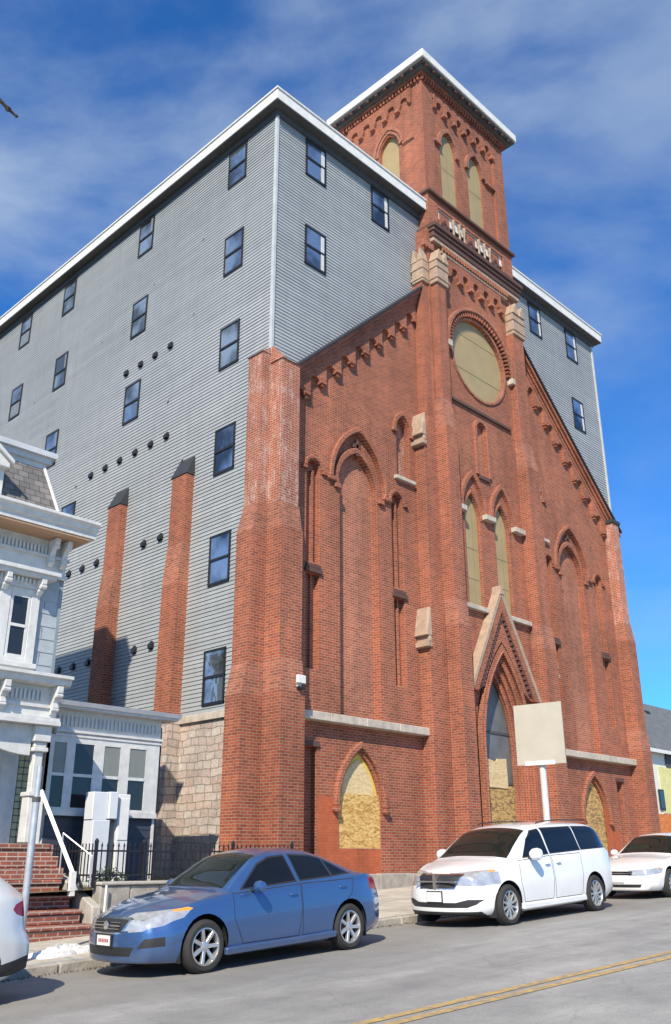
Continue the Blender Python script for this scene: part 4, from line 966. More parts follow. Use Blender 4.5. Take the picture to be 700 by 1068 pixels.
for x in np.arange(HX1 + .06, ax1 - .1, .095): b.box(x, x + .05, AY - .085, AY - .051, 4.10, 4.30)
H('dentil', b, 'white_old')
b = MB(); b.box(HX1 + .03, ax1 + .07, AY - .11, AY - .051, FZ + .06, FZ + .11); b.box(HX1 + .03, ax1 + .05, AY - .09, AY - .051, FZ - .02, FZ + .02); H('annex_moulding', b, 'hwhite')
b = MB()
wins = []
for u0, u1 in ((46, 68), (73, 97), (104, 125), (131, 152)): wins.append((at(u0, 808, AY - .03).x, at(u1, 808, AY - .03).x))
edges_ = [HX1 + .04] + [v for w_ in wins for v in w_] + [ax1 + .01]
for i in range(0, len(edges_), 2): b.box(edges_[i], edges_[i + 1], AY - .07, AY + .018, wz0 - .02, FZ - .002)
for a_, c_ in wins: b.box(a_, c_, AY - .068, AY + .018, wz1, FZ - .003)
b.box(HX1 + .04, ax1 + .02, AY - .10, AY + .018, wz0 - .13, wz0 - .021)
H('annex_trim', b, 'hwhite')
for i, (a_, c_) in enumerate(wins): sash(a_, c_, wz0 - .02, wz1, AY - .04, None, 'pane_dark', .045, curtain=plain('net curtain behind glass', (.20, .21, .19), .3) if i != 1 else None)
b = MB(); laps(b, HX1 + .03, ax1 - .03, zb_, wz0 - .132, AY + .015, 'y', .17, .012); H('annex_base', b, 'navy')
H('corner_board', MB().box(ax1 - .03, ax1 + .03, AY - .02, AY + .05, zb_, wz0 - .132), 'hwhite')
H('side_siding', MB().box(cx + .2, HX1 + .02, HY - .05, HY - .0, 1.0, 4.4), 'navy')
tag(MB().tube([(ax1 + .12, AY + .1, 4.3), (ax1 + .13, AY + .1, 3.8), (ax1 + .10, AY + .1, .9)], .035, 8).build('downpipe', M['black'], house))

# ================================================================== STEPS, RAILS, FENCE, WALL
st = thing('brick_steps', 'worn red brick front steps with pale crumbling mortar leading to the white porch', 'steps', (8.2, 15.2, .3))
zt0 = [.52, .74, .96, 1.20]
for i, z in enumerate(zt0):
    q = MB(); x0, x1 = 7.35 - (.0 if i else .1), 9.0 + (.02 if i == 0 else -.05 * i)
    q.box(x0, x1, 14.55 + .30 * i, 16.0, (.1 if i == 0 else zt0[i-1] + .001), z - .07); q.box(x0 - .02, x1 + .02, 14.52 + .30 * i, 16.0, z - .069, z)
    q.build('step', M['brick_step'], st, bevel=.012)
for i in range(3):
    q = MB(); q.box(7.3, 8.96, 15.55 + .22 * i, 16.0 + (.0), 1.202 + .195 * i, 1.20 + .195 * (i + 1)); q.build('step', M['brick_step'], st, bevel=.012)
rl = thing('handrail', 'white wooden handrail sloping down beside the brick steps', 'handrail', (8.6, 15.2, 1.2))
p0, p1 = at(43, 825, 16.0), at(76, 911, 14.95)
q = MB(); q.tube([p0, p1], .048, 4); q.build('rail', M['white'], rl)
q = MB(); q.box(p0.x - .04, p0.x + .04, p0.y - .04, p0.y + .04, 1.8, p0.z); q.build('post', M['white'], rl); q = MB(); q.box(p1.x - .045, p1.x + .045, p1.y - .045, p1.y + .045, .95, p1.z + .03); q.build('post', M['white'], rl)
g1, g0 = at(66, 869, 15.3), at(96, 893, 14.85)
q = MB(); q.tube([g1, g0], .014, 8); q.tube([g0, (g0.x + .005, g0.y, 1.1)], .014, 8); q.tube([g1, (g1.x, g1.y, 1.3)], .014, 8)
tag(q.build('handrail', M['pole']), 'thin grey metal pipe rail behind the iron fence near the steps', 'pipe rail')

rw = thing('retaining_wall', 'low grey stone retaining wall under the black iron fence', 'wall', (11.5, 14.9, .4))
RT = 1.17
q = MB()
for i, x in enumerate(np.arange(9.22, 13.9, .62)):
    q.box(x, min(x + .61, 13.95), 14.72 + .01 * (i % 3), 15.0, 0, RT - .06)
q.build('wall_face', M['granite'], rw, bevel=.02)
q = MB(); q.box(9.2, 13.97, 14.68, 15.04, RT - .058, RT); q.build('coping', M['concrete'], rw, bevel=.015)
q = MB(); q.hexa([(9.03, 14.6, .1), (9.198, 14.6, .1), (9.198, 16.0, .1), (9.03, 16.0, .1)], [(9.03, 14.62, .78), (9.198, 14.62, .78), (9.198, 16.0, 1.35), (9.03, 16.0, 1.35)]); q.build('cheek_wall', M['concrete'], rw, bevel=.015)
q = MB(); q.box(3.0, 7.24, 14.72, 15.0, 0, RT); 
tag(q.build('retaining_wall', M['granite'], bevel=.02), 'stone retaining wall left of the brick steps behind the steel pole', 'wall')
tag(MB().tube([(9.26, 14.62, .4), (9.27, 14.62, 1.12)], .02, 6).build('pipe', M['white']), 'thin white pipe standing against the retaining wall beside the steps', 'pipe')
def fence(x0, x1, label, side=False):
    r = thing('iron_fence', label, 'fence', ((x0 + x1) / 2, 14.86, RT))
    q = MB(); q.box(x0, x1, 14.845, 14.875, 1.26, 1.29); q.box(x0, x1, 14.845, 14.875, 1.66, 1.69); q.build('rail', M['black'], r)
    q = MB(); n = int((x1 - x0) / .112)
    pk = MB()
    for i in range(n + 1):
        x = x0 + i * (x1 - x0) / n
        pk.box(x - .008, x + .008, 14.852, 14.868, 1.20, 1.75)
        pk.add([(x - .016, 14.846, 1.75), (x + .016, 14.846, 1.75), (x + .016, 14.874, 1.75), (x - .016, 14.874, 1.75), (x, 14.86, 1.83)], [(0, 1, 4), (1, 2, 4), (2, 3, 4), (3, 0, 4), (3, 2, 1, 0)])
    pk.build('pickets', M['black'], r)
    if side:
        sr = MB(); sr.box(x0 - .012, x0 + .012, 14.88, 16.35, 1.26, 1.29); sr.cut(); sr.box(x0 - .012, x0 + .012, 14.88, 16.35, 1.66, 1.69)
        for q_ in sr.pieces(): q_.build('rail', M['black'], r)
        sp_ = MB()
        for yy in np.arange(14.98, 16.36, .112): sp_.box(x0 - .008, x0 + .008, yy - .008, yy + .008, 1.16, 1.80)
        sp_.build('pickets', M['black'], r)
    for x in ([x0, x1] + ([x0 + 1.0] if x1 - x0 > 4 else []) + ([x0 + 3.1] if x1 - x0 > 4 else [])):
        p_ = MB(); p_.box(x - .025, x + .025, 14.835, 14.885, RT - .1, 1.80); p_.lathe([(.03, -.02), (.042, .03), (.03, .06), (0, .09)], (x, 14.86, 1.80), n=8); p_.build('post', M['black'], r)
    return r
fence(9.15, 13.85, 'black iron picket fence on the stone wall in front of the annex', True)
fence(3.2, 7.2, 'black iron picket fence left of the brick steps')
# low evergreen and debris in the yard
def shrub(x, y, z, r, h, label, n=420):
    q = MB()
    for i in range(n):
        a = random.uniform(0, 6.28); t = random.random() ** .5; c = Vector((x + r * t * math.cos(a), y + r * t * math.sin(a) * .8, z + h * random.random() * (1 - t * .55)))
        s = random.uniform(.03, .06); u_ = Vector((random.uniform(-1, 1), random.uniform(-1, 1), random.uniform(-.4, 1))).normalized(); v_ = u_.orthogonal().normalized() * s * .5
        q.add([c - v_, c + u_ * s * 1.6, c + v_], [(0, 1, 2)])
    tag(q.build('shrub', M['leaf']), label, 'shrub')
shrub(9.75, 15.35, 1.05, .38, .42, 'small dark evergreen shrub behind the fence post near the cabinets')
shrub(10.9, 15.4, 1.0, .55, .16, 'low dark ground hugging plant behind the middle of the fence', 300)
g_ = MB()
for i in range(2600):
    x, y = random.uniform(9.3, 14.6), random.uniform(15.05, 17.1); s = random.uniform(.04, .11); a = random.uniform(-.03, .03)
    g_.add([(x, y, 1.0), (x + .012, y, 1.0), (x + a, y, 1.04 + s)], [(0, 1, 2)])
tag(g_.build('dead_grass', plain('straw grass', (.26, .21, .10), .9, 0, .3, 9)), 'dry straw coloured grass in the small yard', 'grass', kind='stuff')

# meter cabinets standing before the annex
c1 = thing('meter_cabinet', 'large pale grey electrical cabinet with a smaller box on its front before the annex', 'cabinet', (10.2, 16.6, 1.0))
a0, a1, a2 = at(96, 850, 16.55).x, at(121, 850, 16.55).x, at(112, 850, 16.55).x
MB().box(a0, a2, 16.55, 16.85, 2.27, 2.80).build('upper_box', M['cabinet'], c1, bevel=.012)
MB().box(a2 + .003, a1, 16.50, 16.85, 2.29, 2.81).build('side_box', M['cabinet'], c1, bevel=.012)
MB().box(a0 + .02, a1 - .14, 16.52, 16.88, 1.0, 2.268).build('lower_box', M['cabinet'], c1, bevel=.012)
MB().box(a0 + .45, a0 + .452, 16.515, 16.519, 1.1, 2.2).box(a1 - .14, a1, 16.6, 16.8, 2.22, 2.288).build('door_gap', M['soffit'], c1)
b0, b1 = at(123, 850, 16.6).x, at(135, 850, 16.6).x
c2_ = thing('meter_cabinet', 'narrow bright white cabinet column beside the large grey cabinet', 'cabinet', ((b0 + b1) / 2, 16.7, 1.0))
MB().box(b0, b1, 16.6, 16.85, 1.0, 2.78).build('body', M['white'], c2_, bevel=.01)
MB().box(b0 + .02, b1 - .02, 16.585, 16.598, 1.9, 2.7).build('door', M['white'], c2_, bevel=.005)

# ================================================================== POLES AND SIGN
pb = at(22.5, 972, 12.75)
q = thing('sign_post', 'bare galvanised steel post standing on the sidewalk at the left by the kerb', 'post', (pb.x, 12.75, walk_z(pb.x, 12.75)))
pt = at(38, 799, 12.75)
MB().tube([(pb.x, 12.75, .2), (pb.x, 12.75, 2.35)], .052, 12).build('sleeve', M['pole'], q, smooth=True)
MB().tube([(pb.x, 12.75, 2.35), (pb.x, 12.75, pt.z)], .040, 12).build('tube', M['pole'], q, smooth=True)
MB().lathe([(.06, 0), (.06, .07)], (pb.x, 12.75, 2.31), n=12).build('collar', M['soffit'], q)
sx, sy = 20.56, 12.8
sd = Vector((-.16, .987, 0)); half = 1.16
s_ = thing('blank_sign', 'blank weathered tan board on a white post behind the white minivan', 'sign', (sx, sy, walk_z(sx, sy)))
def sg(t, z, d): p_ = Vector((sx, sy, 0)) + sd * t + Vector((-.987, -.16, 0)) * d; return (p_.x, p_.y, z)
sgq = MB(); za, zb2 = 3.72, 5.42
# corners measured on the photograph, projected on the vertical plane of the board
def onplane(u, v):
    r = M3 @ Vector((u - 350, -(v - 534), -FPX)); n_ = Vector((-.987, -.16, 0)); t = (Vector((sx, sy, 0)) - CAM).dot(n_) / r.dot(n_); return CAM + r * t
cs = [onplane(541.8, 800.6), onplane(591.6, 795), onplane(587.4, 730.6), onplane(537.8, 738.3)]
t_lo = (sum((c - Vector((sx, sy, 0))).dot(sd) for c in (cs[0], cs[3])) / 2); t_hi = (sum((c - Vector((sx, sy, 0))).dot(sd) for c in (cs[1], cs[2])) / 2)
za = (cs[0].z + cs[1].z) / 2; zb2 = (cs[2].z + cs[3].z) / 2
sgq.hexa([sg(t_lo, za, .13), sg(t_hi, za, .13), sg(t_hi, za, .09), sg(t_lo, za, .09)], [sg(t_lo, zb2, .13), sg(t_hi, zb2, .13), sg(t_hi, zb2, .09), sg(t_lo, zb2, .09)])
sgq.build('board', M['sign_back'], s_, bevel=.004)
MB().hexa([sg(-.40, za - .01, .15), sg(.40, za - .01, .15), sg(.40, za - .01, .132), sg(-.40, za - .01, .132)], [sg(-.40, za + .09, .15), sg(.40, za + .09, .15), sg(.40, za + .09, .132), sg(-.40, za + .09, .132)]).build('bracket', M['white'], s_)
MB().tube([(sx, sy, .8), (sx, sy, zb2 - .2)], .085, 12).build('post', M['white_old'], s_, smooth=True)

# rubbish and snow by the kerb
def heap(x, y, r, h, label, cat, name, mat, n=26):
    q = MB(); vs = []; 
    for j in range(9):
        for i in range(n):
            a = 6.283 * i / n; t = j / 8; rr = r * t * (1 + .25 * math.sin(a * 3 + x)) * (1 + random.uniform(-.08, .08)); xx, yy = x + rr * math.cos(a) * 1.5, y + rr * math.sin(a) * .6
            vs.append((xx, yy, walk_z(xx, yy) + .004 + h * (1 - t * t) * (1 + random.uniform(-.35, .35)) - (.02 if j == 8 else 0)))
    fs = [(j*n+i, j*n+(i+1)%n, (j+1)*n+(i+1)%n, (j+1)*n+i) for j in range(8) for i in range(n)]
    tag(q.add(vs, fs).build(name, mat), label, cat)
heap(7.55, 13.0, .36, .11, 'crumpled heap of dirty white plastic and ice on the sidewalk by the kerb', 'litter', 'litter_heap', M['snow'])
heap(6.55, 12.65, .16, .05, 'small grey scrap of icy litter near the rear of the white car', 'litter', 'litter_scrap', M['snow'], 16)
tag(MB().add([(8.25, 13.45, walk_z(8.25, 13.45) + .012), (8.55, 13.5, walk_z(8.5, 13.5) + .03), (8.6, 13.42, walk_z(8.5, 13.4) + .015), (8.3, 13.38, walk_z(8.3, 13.4) + .012)], [(0, 1, 2, 3)]).build('leaf', plain('brown leaf', (.06, .045, .03), .8)), 'dark brown dead leaf lying on the sidewalk before the steps', 'leaf')
gr = MB()
for i in range(900):
    x = random.uniform(5.5, 18); y = KERB - abs(random.gauss(0, .10)) - .01; s = random.uniform(.008, .03); z = road_z(x, y) + .002
    gr.add([(x, y, z), (x + s, y + s*.4, z), (x + s*.5, y + s, z + s * .3), (x + s * .3, y + s*.4, z + s * .9)], [(0, 1, 3), (1, 2, 3), (2, 0, 3)])
tag(gr.build('gutter_grit', plain('leaf litter grit', (.12, .09, .06), .9, 0, .4, 30)), 'brown grit and leaf crumbs lying along the gutter', 'grit', kind='stuff')

# bare street tree beside the camera; only one twig tip reaches the picture
tr = thing('street_tree', 'bare dark twig tip reaching in against the sky at the upper left', 'tree', (-2.2, 1.2, -.1))
q = MB(); q.tube([(-2.2, 1.2, -.3), (-2.15, 1.25, 1.4), (-2.05, 1.35, 2.9)], [.11, .085, .06], 8); q.build('trunk', M['bark'], tr)
tip = at(17, 121, 3.0); knot = at(8.5, 113.5, 3.0); q0 = at(-6, 98, 3.0)
q = MB(); q.tube([(-2.05, 1.35, 2.9), (-1.2, 2.0, 3.5), (.2, 2.8, (q0.z + .25)), tuple(q0), tuple(knot), tuple(tip)], [.05, .035, .018, .009, .007, .005], 6)
q.lathe([(0, -.018), (.015, 0), (0, .018)], tuple(knot), n=6); q.lathe([(0, -.012), (.009, 0), (0, .012)], tuple(tip), n=6)
q.build('branch', M['bark'], tr)
q = MB(); q.tube([(-2.15, 1.25, 1.9), (-2.9, .8, 2.8), (-3.3, .4, 3.8)], [.05, .03, .01], 6); q.tube([(-2.05, 1.35, 2.9), (-2.3, 1.0, 3.8), (-2.2, .7, 4.6)], [.05, .03, .008], 6); q.build('branch', M['bark'], tr)

# ================================================================== FAR HOUSES
fy = 22.0
fh = thing('far_house', 'pale yellow house with grey shingle roof and orange brick base beyond the church', 'house', (48, 24, 1.5))
rx0 = 44.9; ez = at(690, 784, fy).z; rz = at(690, 739, fy + 2.5).z
b = MB(); b.box(rx0 + .3, 56, fy, fy + 7, 1, ez); b.build('wall', M['farwhite'], fh)
b = MB(); b.hexa([(rx0, fy - .35, ez), (56.5, fy - .35, ez), (56.5, fy + 8, ez), (rx0, fy + 8, ez)], [(rx0, fy + 2.4, rz), (56.5, fy + 2.4, rz), (56.5, fy + 4, rz), (rx0, fy + 4, rz)]); b.build('roof', M['farroof'], fh)
MB().box(rx0 - .02, 56.5, fy - .38, fy - .352, ez - .16, ez + .02).build('gutter', M['white'], fh)
yl = at(686, 800, fy).x
MB().box(yl, 56, fy - .03, fy - .002, at(690, 848, fy).z, at(690, 800, fy).z).build('siding_panel', M['faryellow'], fh)
MB().box(at(684, 860, fy).x - .4, 56, fy - .034, fy - .003, 1, at(690, 849, fy).z).build('brick_base', M['orange'], fh)
wv = at(690.5, 834, fy - .05)
f_ = MB().box(wv.x - .28, wv.x + .28, fy - .08, fy - .035, wv.z - .5, wv.z + .5).build('window', M['black'], fh); MB().box(wv.x - .2, wv.x + .2, fy - .085, fy - .081, wv.z - .42, wv.z + .42).build('pane', M['pane_dark'], fh if False else f_)
wv = at(696, 793, fy - .05)
q = MB(); q.plate(arch(wv.x + .35, .55, wv.z, wv.z + .55, 8, bottom=wv.z - .35), fy - .07, fy - .036); q.build('window', M['soffit'], fh)
b = MB(); b.tube([at(672, 744, fy + 1.9), at(676, 745, fy + 1.9)], .18, 6); b.build('roof_vent', M['black'], fh)
# ================================================================== VEHICLES
def pchip(xs, ys):
    xs = np.array(xs, float); ys = np.array(ys, float); h = np.diff(xs); d = np.diff(ys) / h; n = len(xs); m = np.zeros(n)
    for i in range(1, n - 1):
        if d[i-1] * d[i] > 0: w1 = 2*h[i] + h[i-1]; w2 = h[i] + 2*h[i-1]; m[i] = (w1 + w2) / (w1 / d[i-1] + w2 / d[i])
    m[0] = d[0]; m[-1] = d[-1]
    def f(x):
        x = min(max(x, xs[0]), xs[-1]); i = min(max(int(np.searchsorted(xs, x)) - 1, 0), n - 2); t = (x - xs[i]) / h[i]
        return float(ys[i]*(1+2*t)*(1-t)**2 + m[i]*h[i]*t*(1-t)**2 + ys[i+1]*t*t*(3-2*t) + m[i+1]*h[i]*t*t*(t-1))
    return f
def curve(pts): return pchip([p[0] for p in pts], [p[1] for p in pts])

def paint(name, col, metal=0., flake=0.):
    t = NT(name); g = t.n('ShaderNodeTexCoord'); n = t.noise(2.5, 5, .6, (g, 'Object')); r = t.ramp(n, 0, [(.3, tuple(c*.93 for c in col)), (.7, tuple(min(1, c*1.03) for c in col))])
    sp = t.n('ShaderNodeSeparateXYZ'); t.l(g, 'Object', sp, 0); mr = t.n('ShaderNodeMapRange'); mr.inputs['From Min'].default_value = .15; mr.inputs['From Max'].default_value = .55; mr.inputs['To Min'].default_value = .35; mr.inputs['To Max'].default_value = 0.0; t.l(sp, 2, mr, 0)
    n2 = t.noise(9, 5, .7, (g, 'Object')); f = t.math('MULTIPLY', (mr, 0), (n2, 0)); m = t.mix((f, 0), (r, 0), (.34, .33, .31)); t.l(m, 2, t.b, 'Base Color')
    t.set(Metallic=metal, Roughness=.30 if metal else .32); t.b.inputs['Coat Weight'].default_value = 1; t.b.inputs['Coat Roughness'].default_value = .04
    return t.m
M['tyre'] = plain('tyre rubber', (.028, .027, .026), .85, 0, .15, 12)
M['alloy'] = plain('alloy wheel', (.60, .60, .60), .32, .75, .06, 10)
M['plastic'] = plain('black plastic', (.022, .022, .024), .55)
M['chrome'] = plain('chrome', (.75, .75, .76), .12, 1.0, .02)
M['lamp'] = plain('clear lamp lens', (.50, .51, .52), .10, .45, .22, 9)
M['amber'] = plain('amber lens', (.75, .28, .04), .2)
M['redlens'] = plain('red lens', (.28, .012, .015), .15)
M['plate'] = plain('plate face', (.72, .72, .70), .5, 0, .04, 8)
M['platetext'] = plain('plate lettering', (.45, .10, .12), .5)
M['seam'] = plain('door gap', (.02, .02, .022), .7)

def ring_pts(S, x):
    """half cross section at station x, bottom centre to top centre"""
    g = {k: f(x) for k, f in S.items()}
    P_ = [(0, g['zb']), (g['wb'], g['zb']), (g['ws'], g['zs']), (g['wm'], g['zm']), (g['wh'], g['zh']), (g['wh'] - g['in'], g['zh'] + g['in'] * .6), (g['wr'], g['zr']), (0, g['zt'])]
    seg = (3, 3, 6, 7, 2, 8, 8); pts = [P_[0]]; 
    for i, n in enumerate(seg):
        a, b = P_[i], P_[i + 1]
        for k in range(1, n + 1):
            t = k / n; y = a[0] + (b[0] - a[0]) * t; z = a[1] + (b[1] - a[1]) * t
            if i == 6:  # crowned top
                z = a[1] + (b[1] - a[1]) * (1 - (1 - t) ** 2)
            pts.append((y, z))
    pts = [list(p) for p in pts]
    for _ in range(3):
        q = [p[:] for p in pts]
        for i in range(4, len(pts) - 1):
            q[i][0] = (pts[i-1][0] + 2 * pts[i][0] + pts[i+1][0]) / 4; q[i][1] = (pts[i-1][1] + 2 * pts[i][1] + pts[i+1][1]) / 4
        pts = q
    return pts

def body_mesh(sp):
    Lc = sp['L']; S = {k: curve(v) for k, v in sp['S'].items()}
    nose, tail = curve(sp['nose']), curve(sp['tail'])
    N = int(Lc / .05); xs_ = [Lc * i / N for i in range(N + 1)]
    def mp(x, y, z):
        kf = max(0, 1 - x / 1.0) ** 1.5; kr = max(0, 1 - (Lc - x) / .9) ** 1.5
        return (x + kf * (sp['bowf'] * abs(y) ** 2.4 + nose(z)) - kr * (sp['bowr'] * abs(y) ** 2.6 + tail(z)), y, z)
    bm = bmesh.new(); rings = []
    for x in xs_:
        half = ring_pts(S, x); full = half + [(-p[0], p[1]) for p in reversed(half[1:-1])]
        rings.append([bm.verts.new(mp(x, p[0], p[1])) for p in full])
    n = len(rings[0]); nh = len(ring_pts(S, 0))
    for a, b in zip(rings, rings[1:]):
        for k in range(n): bm.faces.new((a[k], a[(k+1) % n], b[(k+1) % n], b[k]))
    def cap(ring, x, flip):
        half = ring_pts(S, x); j6 = nh - 1 - 8; rows = {}
        for j in range(3, j6 + 1):
            y, z = half[j]; row = [ring[j]]
            for c in range(1, 16): row.append(bm.verts.new(mp(x, y * (1 - c / 8), z)))
            row.append(ring[n - j]); rows[j] = row
        def F(*v):
            v = list(dict.fromkeys(v))
            if len(v) > 2:
                try: bm.faces.new(v)
                except ValueError: pass
        for j in range(3, j6):
            for c in range(16): F(rows[j][c], rows[j][c+1], rows[j+1][c+1], rows[j+1][c])
        top = [ring[j6 + i] for i in range(9)] + [ring[nh - 1 + i] for i in range(1, 9)]
        for c in range(16): F(rows[j6][c], rows[j6][c+1], top[c+1], top[c])
        F(*([ring[i] for i in range(0, 4)] + rows[3][1:16][::1] + [ring[n - i] for i in range(3, 0, -1)]))
    cap(rings[0], 0, False); cap(rings[-1], Lc, True)
    bmesh.ops.remove_doubles(bm, verts=bm.verts, dist=1e-4)
    bmesh.ops.recalc_face_normals(bm, faces=bm.faces)
    return bm

TAGS = []
def pip(p, poly):
    c = False
    for i in range(len(poly)):
        a = poly[i]; b = poly[i-1]
        if (a[1] > p[1]) != (b[1] > p[1]) and p[0] < (b[0]-a[0]) * (p[1]-a[1]) / (b[1]-a[1]) + a[0]: c = not c
    return c
def cut(bm, lay, tagid, poly, plane, cond, only=None):
    """cut the skin along a polygon drawn in a side ('xz') or end ('yz') view, on the side where cond(centre) holds, and tag the faces inside"""
    ia, ib = (0, 2) if plane == 'xz' else (1, 2)
    pa = [p[0] for p in poly]; pb_ = [p[1] for p in poly]; bb = (min(pa) - .06, max(pa) + .06, min(pb_) - .06, max(pb_) + .06)
    for i in range(len(poly)):
        a, b = poly[i], poly[(i + 1) % len(poly)]
        nrm = [0, 0, 0]; nrm[ia] = b[1] - a[1]; nrm[ib] = -(b[0] - a[0]); co = [0, 0, 0]; co[ia], co[ib] = a
        if Vector(nrm).length < 1e-7: continue
        sb = (min(a[0], b[0]) - .03, max(a[0], b[0]) + .03, min(a[1], b[1]) - .03, max(a[1], b[1]) + .03)
        fs = []
        for f in bm.faces:
            if not cond(f.calc_center_median()): continue
            us = [v.co[ia] for v in f.verts]; ws = [v.co[ib] for v in f.verts]
            if max(us) < sb[0] or min(us) > sb[1] or max(ws) < sb[2] or min(ws) > sb[3]: continue
            fs.append(f)
        ge = set(); gv = set()
        for f in fs: ge.update(f.edges); gv.update(f.verts)
        bmesh.ops.bisect_plane(bm, geom=fs + list(ge) + list(gv), plane_co=co, plane_no=nrm, dist=1e-5)
    for f in bm.faces:
        c = f.calc_center_median()
        if cond(c) and pip((c[ia], c[ib]), poly) and (only is None or f[lay] in only): f[lay] = tagid

def make_wheel(root, x, y, r, w, spokes, side, rim_r, proto=None):
    if proto is not None:
        wl_ = copy_tree(proto, root); wl_.location = (x, y, r); wl_.rotation_euler = (0, random.uniform(0, 1), 0 if side < 0 else math.pi); return wl_
    wo = bpy.data.objects.new('wheel', None); COL.objects.link(wo); wo.parent = root; wo.location = (x, y, r)
    w2 = w / 2
    t = MB(); t.lathe([(rim_r, -w2 + .02), (rim_r + .01, -w2), (r - .045, -w2 - .004), (r - .012, -w2 + .022), (r, -w2 + .05), (r, w2 - .05), (r - .012, w2 - .02), (rim_r, w2)], (0, 0, 0), axis='y', n=40, caps=False)
    t.build('tyre', M['tyre'], wo, smooth=True, local=True)
    t = MB(); t.lathe([(rim_r + .004, -w2 + .012), (rim_r - .012, -w2 + .008), (rim_r - .022, -w2 + .03), (rim_r - .03, w2)], (0, 0, 0), axis='y', n=40, caps=False)
    rim = t.build('rim', M['alloy'], wo, smooth=True, local=True)
    t = MB(); t.lathe([(0, -w2 + .11), (rim_r, -w2 + .11)], (0, 0, 0), axis='y', n=24); t.lathe([(rim_r * .55, -w2 + .085), (rim_r*.55, -w2 + .075), (0, -w2 + .075)], (0, 0, 0), axis='y', n=20); t.build('brake', M['plastic'], wo, local=True)
    t = MB()
    for k in range(spokes):
        for off in ((-.055, .055) if spokes <= 6 else (0,)):
            a = 2 * math.pi * k / spokes
            def pr(rr, tt, yy): ca, sa = math.cos(a + tt / max(rr, .05)), math.sin(a + tt / max(rr, .05)); return (rr * ca, yy, rr * sa)
            r0, r1 = .045, rim_r - .015; o0 = off * .4; wd0, wd1 = (.022, .015) if spokes <= 6 else (.026, .024)
            t.hexa([pr(r0, o0 - wd0, -w2 + .03), pr(r0, o0 + wd0, -w2 + .03), pr(r0, o0 + wd0, -w2 + .07), pr(r0, o0 - wd0, -w2 + .07)],
                   [pr(r1, off*1.3 - wd1, -w2 + .012), pr(r1, off*1.3 + wd1, -w2 + .012), pr(r1, off*1.3 + wd1, -w2 + .06), pr(r1, off*1.3 - wd1, -w2 + .06)])
    t.lathe([(0, -w2 + .018), (.03, -w2 + .018), (.065, -w2 + .03), (.07, -w2 + .06)], (0, 0, 0), axis='y', n=20)
    t.build('spokes', M['alloy'], rim, bevel=.004, local=True)
    wo.rotation_euler = (0, 0, 0 if side < 0 else math.pi)
    return wo

